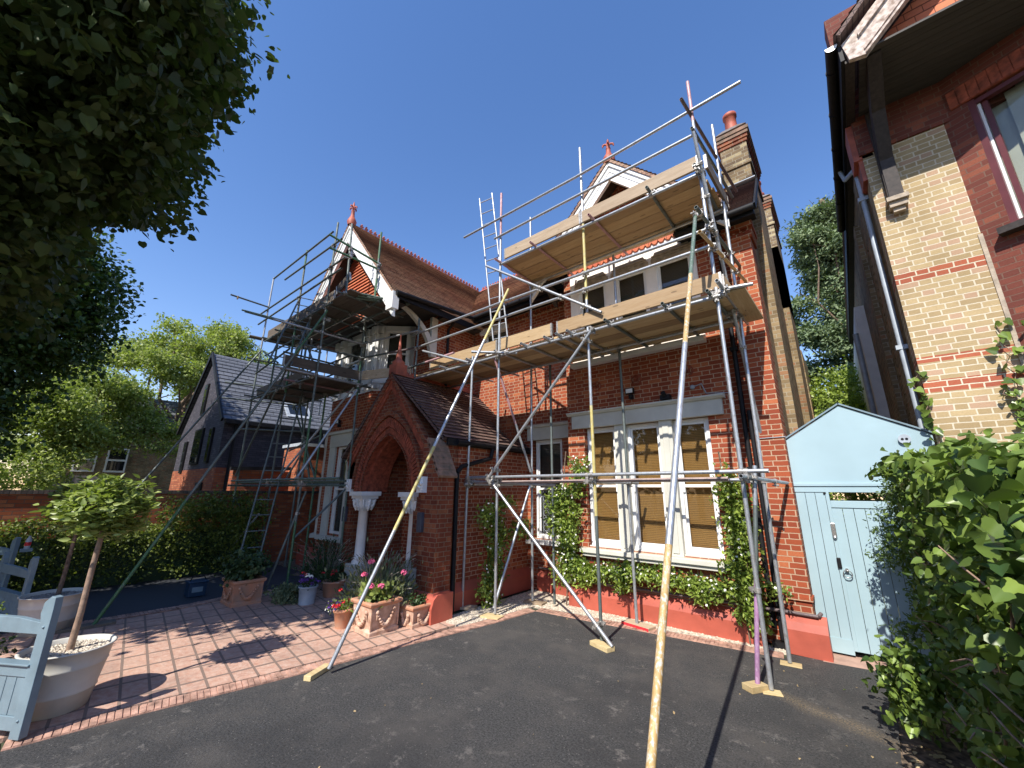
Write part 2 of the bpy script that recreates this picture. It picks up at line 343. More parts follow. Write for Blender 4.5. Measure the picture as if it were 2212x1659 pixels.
M['rusty'] = tubemat('dark_rusty_tube', (.16, .12, .12), .2, .6)
M['coupler'] = plain('steel_coupler', (.45, .43, .40), .45, .6, var=.25, sc=30)
M['board_x'] = wood('pine_board', (.60, .45, .26), (.50, .34, .17), 0)
M['board_y'] = wood('pine_board_lengthwise', (.60, .45, .26), (.50, .34, .17), 1)
M['board_pale'] = wood('weathered_pine_board', (.58, .47, .33), (.45, .34, .22), 0)
M['board_old'] = wood('old_grey_board', (.17, .14, .105), (.12, .095, .07), 0)
M['board_old_y'] = wood('old_grey_board_lengthwise', (.17, .14, .105), (.12, .095, .07), 1)
M['sole'] = wood('raw_sole_wood', (.62, .50, .27), (.50, .37, .18), 0, False)
M['blue'] = plain('pale_blue_paint', (.33, .455, .50), .5, var=.05, sc=1.3, bump=.0015, spec=.3)
M['bluegrey'] = plain('blue_grey_paint', (.17, .24, .28), .5, var=.08, sc=6, bump=.002)
M['chrome'] = plain('satin_steel', (.6, .6, .6), .25, .9, var=.05)
# ground
t = NT('asphalt_fresh'); p = t.pos(); a = t.noise(p, 120, 4, .85); b = t.noise(p, 1.3, 6, .7); a2 = t.noise(p, 55, 6, .85)
c = t.mix(t.remap(a2, .40, .60), (.007, .007, .008), (.088, .087, .085)); c = t.mix(t.math('MULTIPLY', t.remap(a, .55, .7), .5), c, (.11, .108, .10)); c = t.mix(t.math('MULTIPLY', t.remap(b, .46, .62), .55), c, (.095, .086, .077)); c = t.mix(t.math('MULTIPLY', t.remap(t.noise(p, .8, 4, .6), .5, .62), .5), c, (.024, .024, .025)); c = t.mix(t.math('MULTIPLY', t.math('MULTIPLY', t.remap(t.noise(p, 5, 6, .8), .56, .64), t.remap(t.noise(p, .9, 2), .42, .55)), .6), c, (.22, .20, .18))
vo = t.n('ShaderNodeTexVoronoi'); t.ln(p, vo.inputs['Vector']); vo.inputs['Scale'].default_value = 55; wn = t.n('ShaderNodeTexWhiteNoise'); t.ln(vo.outputs['Position'], wn.inputs[0])
sp_ = t.math('MULTIPLY', t.math('GREATER_THAN', wn.outputs[0], .93), t.math('LESS_THAN', vo.outputs[0], .22)); c = t.mix(t.math('MULTIPLY', sp_, .6), c, (.32, .30, .27))
sc_ = t.noise(t.scale(p, (2.5, 26, 1)), 1.7, 5, .7); sm_ = t.noise(p, 1.6, 2); c = t.mix(t.math('MULTIPLY', t.math('MULTIPLY', t.remap(sc_, .64, .70), t.remap(sm_, .52, .62)), .4), c, (.20, .18, .16))
# sandy wash streak by the side gate
sx = t.n('ShaderNodeSeparateXYZ'); t.ln(p, sx.inputs[0]); ln_ = t.math('ABSOLUTE', t.math('SUBTRACT', t.math('ADD', sx.outputs[1], t.math('MULTIPLY', t.math('SUBTRACT', t.noise(p, 2, 4), .5), .35)), t.math('SUBTRACT', 5.02, t.math('MULTIPLY', sx.outputs[0], .42))))
st_ = t.math('MULTIPLY', t.remap(ln_, 0, .16, 1, 0), t.math('GREATER_THAN', sx.outputs[0], -.93)); st_ = t.math('MULTIPLY', st_, t.remap(t.noise(p, 60, 4, .8), .45, .62)); c = t.mix(t.math('MULTIPLY', st_, .8), c, (.30, .22, .12))
t.base(c); t.rough(.85); t.bump(t.math('ADD', a, a2), .010, 1.0); M['asphalt'] = t.m
t = NT('asphalt_worn'); p = t.pos(); a = t.noise(p, 90, 3, .8); t.base(t.mix(a, (.018, .02, .026), (.035, .04, .05))); t.rough(.7); t.bump(a, .004); M['asphalt2'] = t.m
t = NT('pink_paving'); p = t.pos(); sp = t.n('ShaderNodeSeparateXYZ'); t.ln(p, sp.inputs[0])
rot = t.n('ShaderNodeVectorRotate'); rot.inputs['Angle'].default_value = math.radians(8); t.ln(p, rot.inputs[0]); t.ln(rot.outputs[0], sp.inputs[0])
fx = t.math('FRACT', t.math('DIVIDE', t.math('ADD', sp.outputs[0], 20), .44)); fy = t.math('FRACT', t.math('DIVIDE', t.math('ADD', sp.outputs[1], 20), .225)); 
mj = t.math('MAXIMUM', t.math('MAXIMUM', t.math('LESS_THAN', fx, .05), t.math('GREATER_THAN', fx, .95)), t.math('MAXIMUM', t.math('LESS_THAN', fy, .06), t.math('GREATER_THAN', fy, .95)))
big = t.math('LESS_THAN', t.math('ABSOLUTE', t.math('SUBTRACT', fx, .5)), .38)
cb = t.n('ShaderNodeCombineXYZ'); t.ln(t.math('FLOOR', t.math('DIVIDE', sp.outputs[0], .44)), cb.inputs[0]); t.ln(t.math('FLOOR', t.math('DIVIDE', sp.outputs[1], .225)), cb.inputs[1])
wn = t.n('ShaderNodeTexWhiteNoise'); t.ln(cb.outputs[0], wn.inputs[0])
c = t.mix(wn.outputs[0], (.48, .27, .19), (.38, .20, .14)); nz = t.noise(p, 14, 5, .7); c = t.mix(t.remap(nz, .35, .7), c, (.52, .37, .29)); c = t.mix(mj, c, (.20, .14, .11))
c = t.mix(t.math('MULTIPLY', t.remap(t.noise(p, 1.5, 5, .7), .5, .7), .4), c, (.16, .12, .10)); t.base(c); t.rough(.85); t.bump(t.math('ADD', t.math('MULTIPLY', mj, -1.4), nz), .012, .9); M['paving'] = t.m
M['edging'] = plain('pink_edging_brick', (.46, .27, .20), .85, var=.3, sc=9, bump=.008)
M['concrete'] = plain('pink_concrete', (.42, .27, .21), .85, var=.12, sc=8, bump=.003)
M['gravel'] = plain('cream_pebble', (.60, .52, .41), .7, var=.32, sc=25)
M['gravel_dk'] = plain('grey_pebble', (.30, .27, .24), .8, var=.3, sc=30)
M['soil'] = plain('dry_soil', (.22, .16, .11), .95, var=.45, sc=16, bump=.02)
M['sconce'] = plain('charcoal_lamp_case', (.06, .065, .085), .5)
M['ground'] = plain('rough_ground', (.07, .08, .04), .95, var=.4, sc=2, bump=.02)
M['pot'] = plain('cream_glazed_pot', (.55, .53, .47), .5, var=.08, sc=3, bump=.001)
M['tpot'] = plain('terracotta_pot', (.45, .19, .10), .8, var=.2, sc=7, bump=.003, dirt=(.38, .24, .17))
M['tpot_pale'] = plain('limewashed_terracotta', (.52, .36, .27), .85, var=.25, sc=9, bump=.004, dirt=(.36, .2, .13))
M['bark'] = plain('bark', (.19, .13, .09), .9, var=.35, sc=18, bump=.01)
M['stem'] = plain('smooth_stem_bark', (.30, .20, .14), .8, var=.2, sc=22, bump=.003)
M['zinc'] = plain('pale_zinc', (.40, .45, .50), .5, .1, var=.1)
M['petal_pink'] = plain('pink_petals', (.80, .16, .30), .6, var=.2, sc=40)
M['petal_red'] = plain('red_petals', (.75, .03, .04), .6, var=.25, sc=40)
M['petal_violet'] = plain('violet_petals', (.14, .05, .34), .6, var=.4, sc=40)
M['petal_white'] = plain('white_petals', (.82, .82, .74), .6, var=.08, sc=40)
M['lime'] = leafmat('lime_leaf', (.035, .058, .018), (.085, .12, .035), .36, .6)
M['dense'] = leafmat('dark_tree_leaf', (.022, .05, .012), (.09, .15, .03), .22)
M['airy'] = leafmat('light_tree_leaf', (.17, .21, .06), (.38, .43, .13), .45)
M['pine'] = leafmat('blue_green_needle', (.08, .13, .07), (.22, .28, .14), .2, .6)
M['hedge'] = leafmat('hedge_leaf', (.035, .065, .016), (.22, .26, .05), .38)
M['topiary'] = leafmat('topiary_leaf', (.10, .15, .035), (.30, .35, .10), .3, .35)
M['jasmine'] = leafmat('jasmine_leaf', (.055, .115, .022), (.32, .40, .075), .3, .35)
M['ivy'] = leafmat('ivy_leaf', (.025, .06, .015), (.20, .28, .055), .22, .33)
M['wisp'] = leafmat('feathery_leaf', (.05, .085, .02), (.13, .19, .05), .3)
M['lav'] = leafmat('grey_green_leaf', (.09, .12, .06), (.20, .23, .12), .25, .6)
M['dkleaf'] = leafmat('dark_shrub_leaf', (.02, .045, .015), (.06, .10, .035), .2)
# ---------------------------------------------------------------- ground
struct('ground', MB().add([(-160, -160, -.03), (160, -160, -.03), (160, 160, -.03), (-160, 160, -.03)], [(0, 1, 2, 3)]), M['ground'])
edge = [(-5.9, -3), (-5.46, .35), (-5.34, 1.14), (-5.11, 2.24), (-4.86, 3.88), (-4.72, 4.6), (-4.62, 5.2), (-4.52, 6.12), (-2.66, 6.33), (-1.0, 6.52)]
poly = edge+[(-.95, 6.75), (-.5, 6.79), (.55, 6.86), (-.02, 5.6), (-.05, 4.8), (.1, 2.4), (.5, .5), (.6, -3)]
struct('asphalt_drive', MB().prism(poly, 'z', -.1, 0), M['asphalt'])
struct('asphalt_path', MB().prism([(-12.55, -4), (-9.6, -4), (-9.4, 2.2), (-9.55, 3.1), (-9.4, 5.0), (-12.9, 5.0)], 'z', -.1, -.004), M['asphalt2'])
pv = [(-9.6, -4), (-6.15, -3), (-5.72, .35), (-5.6, 1.14), (-5.37, 2.24), (-5.12, 3.88), (-5.0, 4.9), (-7.0, 5.3), (-9.4, 5.3), (-9.35, 3.1), (-9.15, 2.2), (-9.25, 0)]
struct('paving', MB().prism(pv, 'z', -.1, .004), M['paving'])
struct('soil_bed', MB().prism([(-.02, 5.6), (-.05, 4.8), (.1, 2.4), (.5, .5), (3, .5), (3, 7), (.6, 7)], 'z', -.1, -.008), M['soil'])
struct('gate_threshold', MB().prism([(-.62, 6.74), (.62, 6.9), (.9, 7.3), (-.62, 7.3)], 'z', -.1, .002), M['concrete'])
struct('flower_bed', MB().prism([(-12.9, 5.004), (-9.4, 5.004), (-9.4, 5.304), (-9.2, 6.1), (-12.9, 6.1)], 'z', -.1, .01), M['soil'])
# edging bricks: laid on end in a row
def edging(pts, w, side):
    mb = MB(); rg = random.Random(3)
    for (x0, y0), (x1, y1) in zip(pts, pts[1:]):
        L = math.hypot(x1-x0, y1-y0); n = int(L/.052); dx, dy = (x1-x0)/L, (y1-y0)/L; nx, ny = -dy*side, dx*side
        mb.prism([(x0, y0), (x1, y1), (x1+nx*w, y1+ny*w), (x0+nx*w, y0+ny*w)], 'z', -.06, .007)
        for i in range(n):
            a = i/n*L; h = .012+rg.random()*.006; g = .005
            c = [(x0+dx*(a+u)+nx*v, y0+dy*(a+u)+ny*v) for u, v in ((g, .004), (L/n-g, .004), (L/n-g, w), (g, w))]
            mb.prism(c, 'z', -.05, h)
    return mb
struct('edging_drive', edging(edge[1:], .19, 1), M['edging'])
struct('edging_path', edging([(-9.55, -1), (-9.4, 2.2), (-9.55, 3.1), (-9.4, 5.0)], .22, -1), M['edging'])
struct('edging_bed', MB().prism([(-5.75, -3), (-5.7, .33), (-5.47, .33), (-5.7, -3)], 'z', -.09, -.002), M['edging'])
# pebbles
def pebbles(name, inside, box, n, r, m, seed=1, z=.0, kind='stuff', parent=None, **k):
    rg = random.Random(seed); mb = MB(); ico = [(0, 0, 1), (.89, 0, .45), (.28, .85, .45), (-.72, .53, .45), (-.72, -.53, .45), (.28, -.85, .45), (.72, .53, -.3), (-.28, .85, -.3), (-.89, 0, -.3), (-.28, -.85, -.3), (.72, -.53, -.3)]
    F = [(0, 1, 2), (0, 2, 3), (0, 3, 4), (0, 4, 5), (0, 5, 1), (1, 6, 2), (2, 7, 3), (3, 8, 4), (4, 9, 5), (5, 10, 1), (6, 7, 2), (7, 8, 3), (8, 9, 4), (9, 10, 5), (10, 6, 1)]
    for _ in range(n):
        x = rg.uniform(box[0], box[1]); y = rg.uniform(box[2], box[3])
        if not inside(x, y): continue
        s = r*rg.uniform(.6, 1.4); a = rg.uniform(0, 6.28); ca, sa = math.cos(a), math.sin(a); ex, ey, ez = s*rg.uniform(.8, 1.4), s*rg.uniform(.7, 1), s*rg.uniform(.45, .8)
        tx = rg.uniform(-.5, .5)
        mb.add([(x+ca*px*ex-sa*py*ey, y+sa*px*ex+ca*py*ey, z+rg.uniform(0, .008)*0+(pz+tx*px)*ez+.3*s) for px, py, pz in ico], F, 0, True)
    return obj(name, mb, m, parent, kind=kind, **k)
def in_poly(P):
    def f(x, y):
        c = False; j = len(P)-1
        for i in range(len(P)):
            (xi, yi), (xj, yj) = P[i], P[j]
            if (yi > y) != (yj > y) and x < (xj-xi)*(y-yi)/(yj-yi)+xi: c = not c
            j = i
        return c
    return f
gp = [(-4.90, 4.75), (-4.72, 6.36), (-2.6, 6.59), (-1.0, 6.78), (-.98, 6.9), (-4.3, 6.9), (-4.3, 7.4), (-5.45, 7.4), (-5.42, 4.9), (-5.2, 4.7)]
struct('gravel_base', MB().prism(gp, 'z', -.1, .006), M['gravel'])
pebbles('gravel_strip', in_poly(gp), (-5.45, -.9, 4.7, 7.4), 16000, .013, M['gravel'], kind='stuff', label='pale cream gravel strip along the foot of the red plinth', cat='gravel')
# ---------------------------------------------------------------- main house
def wall_holes(mb, a0, a1, z0, z1, holes, put, mi=0):
    """cells of a wall rectangle minus holes; put(a,b,c,d) adds one box"""
    xs = sorted({a0, a1, *[h[0] for h in holes], *[h[1] for h in holes]}); zs = sorted({z0, z1, *[h[2] for h in holes], *[h[3] for h in holes]})
    for i in range(len(xs)-1):
        run = None
        for j in range(len(zs)-1):
            cx, cz = (xs[i]+xs[i+1])/2, (zs[j]+zs[j+1])/2
            if any(h[0] < cx < h[1] and h[2] < cz < h[3] for h in holes):
                if run is not None: put(xs[i], xs[i+1], run, zs[j]); run = None
            elif run is None: run = zs[j]
        if run is not None: put(xs[i], xs[i+1], run, z1)
def wall_y(x0, x1, z0, z1, y0, y1, holes=()):
    mb = MB(); wall_holes(mb, x0, x1, z0, z1, holes, lambda a, b, c, d: mb.box(a, b, y0, y1, c, d)); return mb
def wall_x(y0, y1, z0, z1, x0, x1, holes=()):
    mb = MB(); wall_holes(mb, y0, y1, z0, z1, holes, lambda a, b, c, d: mb.box(x0, x1, a, b, c, d)); return mb
def roof(mb, e0, e1, r1, r0, n, step=.032):
    """stepped tile courses from eave e0-e1 up to ridge r0-r1"""
    e0, e1, r0, r1 = map(Vector, (e0, e1, r0, r1)); nn = (e1-e0).cross(r0-e0).normalized()
    if nn.z < 0: nn = -nn
    for i in range(n):
        a, b = i/n, (i+1)/n; b2 = min(1, b+.2/n)
        p0, p1 = e0.lerp(r0, a)+nn*step, e1.lerp(r1, a)+nn*step; q0, q1 = e0.lerp(r0, b2), e1.lerp(r1, b2)
        u0, u1 = e0.lerp(r0, a), e1.lerp(r1, a)
        mb.add([p0, p1, q1, q0, u0, u1], [(0, 1, 2, 3), (4, 5, 1, 0)])
    t = nn*.05
    mb.add([e0-t, e1-t, r1-t, r0-t, e0, e1, r1, r0], [(3, 2, 1, 0), (0, 1, 5, 4), (1, 2, 6, 5), (3, 0, 4, 7)])
    return mb
def crest(p, q, n, h=.11):
    mb = MB(); p, q = Vector(p), Vector(q); d = (q-p).normalized(); s = d.cross(Vector((0, 0, 1)))
    for k in (-1, 1): mb.add([p+s*k*.14-Vector((0, 0, .13)), q+s*k*.14-Vector((0, 0, .13)), q+Vector((0, 0, .015)), p+Vector((0, 0, .015))], [(0, 1, 2, 3)])
    for i in range(n):
        c = p.lerp(q, (i+.5)/n); w = (q-p).length/n
        # little trefoil: stem with a knob
        mb.bar(c-Vector((0, 0, .02)), c+Vector((0, 0, h*.7)), w*.22, .03, up=tuple(d)); mb.bar(c+Vector((0, 0, h*.45))-d*w*.36, c+Vector((0, 0, h*.45))+d*w*.36, .03, .04)
        mb.sphere(c+Vector((0, 0, h*.85)), w*.2, 6, 4)
    return mb
def finial(c, h, s=1.):
    mb = MB(); mb.lathe(c, [(.13*s, -.12), (.16*s, 0), (.12*s, .12*h), (.07*s, .25*h), (.055*s, .5*h), (.065*s, .52*h), (.045*s, .56*h), (.05*s, .75*h), (.03*s, .88*h), (.004, h)], 12)
    for a in range(4):
        an = a*math.pi/2+.4; d = Vector((math.cos(an), math.sin(an), 0)); b = Vector(c)+Vector((0, 0, .66*h))
        mb.path([b, b+d*.07*s+Vector((0, 0, .05)), b+d*.13*s+Vector((0, 0, .03)), b+d*.14*s+Vector((0, 0, -.02))], [.028*s, .024*s, .03*s, .015*s], 6)
    return mb
house = thing('brick_house', 'red brick gabled Victorian house with clay tile roofs, wrapped in scaffolding', 'house', (-5, 7.4, 0))
H = lambda name, mb, m, **k: obj(name, mb, M[m] if isinstance(m, str) else m, house, **k)
GW = (-3.88, -1.62, 1.02, 3.18)
# bay ------------------------------------------------------------
UW = [(-3.86, -3.24, 4.58, 6.15), (-3.02, -2.40, 4.58, 6.15), (-2.2, -1.58, 4.58, 6.15)]
mb = wall_y(-4.25, -1.25, 0, 6.5, 6.9, 7.2, [GW]+UW)
mb.box(-1.25, -1.0, 7.05, 7.25, 0, 6.5)
mb.box(-4.25, -4.0, 7.2, 7.45, 0, 6.5); mb.box(-1.25, -1.0, 7.25, 7.5, 0, 6.5)
H('bay_wall', mb, 'brick')
mb = MB(); mb.box(-1.0, -.65, 6.9, 7.35, 0, 6.06); mb.box(-1.02, -.62, 6.87, 7.36, 6.06, 6.12)
for i in range(4):
    x = -1.02+i*.1; mb.prism([(x, 6.12), (x+.05, 6.21), (x+.1, 6.12)], 'y', 6.86, 6.95)
mb.box(-1.03, -.61, 6.90, 7.36, 6.12, 6.24); mb.box(-1.05, -.59, 6.84, 7.36, 6.24, 6.33)
mb.box(-1.03, -.63, 6.875, 7.36, .62, .67)
H('corner_pier', mb, 'brick')
# plinths
pr = lambda y, d=.11, h=.40: [(y+.02, 0), (y-d, 0), (y-d, h*.62), (y-d*.75, h*.82), (y-.012, h), (y+.02, h)]
H('plinth', MB().prism(pr(6.9, .11, .40), 'x', -4.27, -1.25), 'plinth')
H('plinth', MB().prism(pr(6.9, .13, .46), 'x', -1.0, -.52), 'plinth')
H('plinth', MB().prism(pr(7.4, .1, .40), 'x', -5.35, -4.27), 'plinth')
H('plinth', MB().prism([(-5.68, 0), (-5.56, 0), (-5.56, .28), (-5.65, .42), (-5.68, .42)], 'y', 4.94, 7.4), 'plinth')
H('plinth', MB().prism([(-12.1, 0), (-8.3, 0), (-8.3, .5), (-12.1, .5)], 'y', 5.33, 5.39), 'plinth')
# conduit pipe over plinth
H('conduit', MB().path([(-4.3, 6.85, .44), (-1.0, 6.85, .47), (-.60, 6.84, .47), (-.57, 6.9, .50)], .022).path([(-5.35, 7.34, .44), (-4.32, 7.34, .44)], .02), 'rusty')
# recess wall
RW = (-5.52, -4.72, 1.0, 3.12); RU = (-7.18, -6.35, 4.9, 6.2)
H('recess_wall', wall_y(-7.5, -4.25, 0, 6.5, 7.4, 7.65, [RW, RU]), 'brick')
mb = MB()
for i in range(26): x = -7.45+i*.125; mb.prism([(x, 6.18), (x+.05, 6.26), (x+.1, 6.18)], 'y', 7.34, 7.42)
for x in (-5.3, -4.9, -4.5, -6.0): mb.box(x, x+.045, 7.385, 7.41, 5.2, 5.9)
mb.box(-7.5, -4.25, 7.36, 7.42, 6.27, 6.34); H('dentil_course', mb, 'brick')
# east return wall + chimney breasts
H('side_wall', wall_x(7.35, 17.5, 0, 6.6, -1.0, -.66), 'brick_side')
H('chimney_breast', MB().box(-.72, -.54, 8.0, 9.45, 0, 8.0), 'brick_side')
H('chimney_breast', MB().box(-.72, -.53, 11.8, 13.3, 0, 8.4), 'brick_side')
H('side_wall', MB().box(-.9, -.58, 15.2, 17.5, 0, 6.4), 'brick_side')
def chimney(x0, x1, y0, y1, z0, z1, pots):
    mb = MB(); mb.box(x0, x1, y0, y1, z0, z1)
    mb.box(x0-.03, x1+.03, y0-.03, y1+.03, z1-.62, z1-.55)
    c = H('chimney', mb, 'brick_chim')
    mb = MB()
    for i in range(4): mb.box(x0-.02*(i+1), x1+.02*(i+1), y0-.02*(i+1), y1+.02*(i+1), z1-.08+i*.078, z1-.006+i*.078, mi=0 if i < 2 else 1)
    obj('chimney_cap', mb, [M['brick_porch'], M['mossy']], c)
    mb = MB(); mb.prism([(x0-.05, z1+.3), (x1+.05, z1+.3), (x1-.1, z1+.35), (x0+.1, z1+.35)], 'y', y0-.05, y1+.05); obj('flaunching', mb, M['stripped'], c)
    for px, py in pots:
        mb = MB(); mb.lathe((px, py, z1+.33), [(.125, 0), (.115, .3), (.11, .56), (.135, .57), (.135, .64), (.115, .66), (.10, .66), (.09, .3)], 20); obj('chimney_pot', mb, M['terra'], c)
chimney(-1.03, -.55, 8.0, 9.45, 7.6, 8.93, [(-.79, 8.3)])
chimney(-1.0, -.53, 11.8, 13.3, 6.6, 9.7, [(-.78, 12.0), (-.78, 12.6)])
H('waste_pipe', MB().path([(-.66, 10.3, 0), (-.66, 10.3, 4.3)], .05).box(-.72, -.6, 10.24, 10.36, 4.3, 4.5), 'white')
# sash window ----------------------------------------------------
def sash_y(x0, x1, z0, z1, y, blind='blind', fw=.05, meet=True, lead=False):
    zm = z0+(z1-z0)*.49; mb = MB(); w = fw
    mb.box(x0, x0+w, y, y+.09, z0, z1); mb.box(x1-w, x1, y, y+.09, z0, z1); mb.box(x0+w, x1-w, y, y+.09, z1-w, z1); mb.box(x0+w, x1-w, y, y+.09, z0, z0+w*1.3)
    a, b = x0+w, x1-w; s = .032
    for (q0, q1, yy) in ((z0+w*1.3, zm+.02, y+.05), (zm-.02, z1-w, y+.02)):
        mb.box(a, a+s, yy, yy+.035, q0, q1); mb.box(b-s, b, yy, yy+.035, q0, q1); mb.box(a+s, b-s, yy, yy+.035, q0, q0+.045); mb.box(a+s, b-s, yy, yy+.035, q1-.04, q1)
    # horns
    mb.box(a, a+s, y+.02, y+.055, zm-.1, zm-.02); mb.box(b-s, b, y+.02, y+.055, zm-.1, zm-.02)
    f = H('window', mb, 'white', bevel=.004)
    obj('pane', MB().box(a+s, b-s, y+.035, y+.041, zm+.0, z1-w-.02).box(a+s, b-s, y+.066, y+.072, z0+.09, zm), M['clear'], f)
    if blind: obj('blind', MB().box(x0+.03, x1-.03, y+.13, y+.14, z0+.02, z1-.02), M[blind], f)
    if lead:
        mb = MB(); nx = 3; L0, L1, Z0, Z1 = a+s+.05, b-s-.05, z0+.14, zm-.06
        for i in range(nx):
            cx = L0+(i+.5)*(L1-L0)/nx; r = (L1-L0)/nx/2
            nz = int((Z1-Z0)/(2*r))
            for j in range(nz): mb.ellring((cx, y+.06, Z0+(j+.5)*2*r), r*.86, .004, 'y', 8, 4)
        for zz in (Z0, Z1): mb.bar((L0, y+.06, zz), (L1, y+.06, zz), .008, .008)
        for xx in (L0, L1, L0+(L1-L0)/3, L0+2*(L1-L0)/3): mb.bar((xx, y+.06, Z0), (xx, y+.06, Z1), .006, .006)
        obj('leadwork', mb, M['lead'], f)
    return f
for a, b in ((-3.86, -3.25), (-3.03, -2.42), (-2.2, -1.64)): sash_y(a, b, 1.04, 3.17, 6.98)
H('mullion', MB().box(-3.25, -3.03, 6.88, 7.1, 1.0, 3.19).box(-3.19, -3.09, 6.865, 6.88, 1.05, 3.1), 'greypaint', bevel=.008)
H('mullion', MB().box(-2.42, -2.2, 6.88, 7.1, 1.0, 3.19).box(-2.36, -2.26, 6.865, 6.88, 1.05, 3.1), 'greypaint', bevel=.008)
mb = MB(); mb.box(-4.12, -1.38, 6.83, 6.905, 3.175, 3.43); mb.prism([(6.905, 3.43), (6.80, 3.43), (6.77, 3.46), (6.755, 3.46), (6.755, 3.49), (6.905, 3.515)], 'x', -4.2, -1.33)
H('lintel', mb, 'greypaint', bevel=.004)
mb = MB(); mb.box(-4.0, -1.55, 6.76, 7.05, .93, 1.0); mb.box(-3.96, -1.6, 6.80, 6.95, .87, .93); mb.box(-3.88, -1.62, 6.93, 7.1, 1.0, 1.04); H('window_sill', mb, 'greypaint', bevel=.006)
sash_y(-5.46, -4.74, 1.0, 3.1, 7.46, 'blind_dk', lead=True)
H('lintel', MB().box(-5.62, -4.27, 7.33, 7.41, 3.1, 3.38).prism([(7.41, 3.38), (7.28, 3.38), (7.25, 3.43), (7.41, 3.47)], 'x', -5.7, -4.26), 'greypaint', bevel=.004)
H('window_sill', MB().box(-5.62, -4.6, 7.26, 7.5, .90, .99), 'white', bevel=.006)
# first floor bay windows in render panel
mb = MB(); wall_holes(mb, -4.06, -1.5, 4.5, 6.56, UW, lambda a, b, c, d: mb.box(a, b, 6.855, 6.985, c, d)); H('render_panel', mb, 'render')
for i, (a, b, c, d) in enumerate(UW):
    sash_y(a, b, c, d, 6.875, 'blind_dk', fw=.03)
    mb = MB(); mb.prism([(a-.07, d), (b+.07, d), (b+.07, d+.07), (b+.02, d+.13), (b-.01, d+.2), (a+.01, d+.2), (a-.02, d+.13), (a-.07, d+.07)], 'y', 6.81, 6.856)
    for k in range(3): mb.box(a-.05, b+.05, 6.80-.006*k, 6.81, d+.02+k*.045, d+.04+k*.045)
    H('window_head', mb, 'bare', bevel=.004)
for a, b, s in ((-3.26, -3.0, 1), (-2.42, -2.18, 2)):
    rg = random.Random(s); mb = MB(); n = 7; top = [5.62-.25*abs(i-2.6)/3+rg.uniform(-.04, .04) for i in range(n)]
    mb.prism([(a+.05, 4.56)]+[(a+.05+(b-a-.1)*i/(n-1), top[i]) for i in range(n)]+[(b-.05, 4.56)], 'y', 6.838, 6.856)
    mb.box(a+.09, a+.12, 6.82, 6.84, 4.6, 5.3); H('bare_patch', mb, 'stripped')
H('window_sill', MB().box(-4.06, -1.5, 6.74, 6.9, 4.41, 4.5), 'white', bevel=.006)
# recess upper window with shutter-like blind
sash_y(-7.17, -6.36, 4.9, 6.18, 7.47, 'louvre'); H('lintel', MB().box(-7.25, -6.28, 7.33, 7.42, 6.1, 6.26), 'white')
# round wall ties, lights
for x in (-3.56, -2.75, -1.85):
    H('wall_tie', MB().ellring((x, 6.885, 3.98), .09, .012, 'y', 20, 5).bar((x-.07, 6.88, 3.93), (x+.07, 6.88, 4.03), .02, .02).bar((x-.06, 6.88, 4.04), (x+.06, 6.88, 3.92), .02, .02), 'rubbed')
def spot(x, y, z): 
    b = H('security_light', MB().box(x-.03, x+.03, y-.09, y, z-.12, z-.04).box(x-.075, x+.075, y-.12, y-.06, z-.03, z+.07), 'black'); obj('lamp_face', MB().box(x-.062, x+.062, y-.125, y-.1205, z-.018, z+.058), M['white'], b)
spot(-2.86, 6.9, 3.74); spot(-10.6, 5.4, 3.76)
H('camera_box', MB().box(-2.32, -2.16, 6.78, 6.9, 3.52, 3.6).tube((-2.24, 6.8, 3.58), (-2.24, 6.72, 3.62), .04, 10), 'black')
H('cable', MB().path([(-1.8, 6.89, 3.68), (-1.66, 6.89, 3.72), (-1.6, 6.89, 3.55), (-1.2, 6.89, 3.5)], .008).sphere((-1.8, 6.88, 3.68), .04), 'lead')
H('cable', MB().path([(-.99, 6.89, 2.76), (-.63, 6.89, 2.765)], .006), 'lead')
# downpipes
H('downpipe', MB().path([(-1.13, 6.98, .22), (-1.13, 6.98, 6.1), (-1.2, 6.8, 6.3)], .035, 10).box(-1.18, -1.08, 6.93, 7.03, 2.3, 2.36).box(-1.18, -1.08, 6.93, 7.03, 4.2, 4.26), 'black')
H('downpipe', MB().path([(-1.04, 6.92, .1), (-1.04, 6.92, 3.2)], .03, 10).box(-1.16, -.98, 6.84, 6.98, 0, .08), 'black')
H('downpipe', MB().path([(-7.42, 6.35, 4.4), (-7.42, 6.35, 6.0), (-7.2, 6.4, 6.25)], .035, 10), 'black')
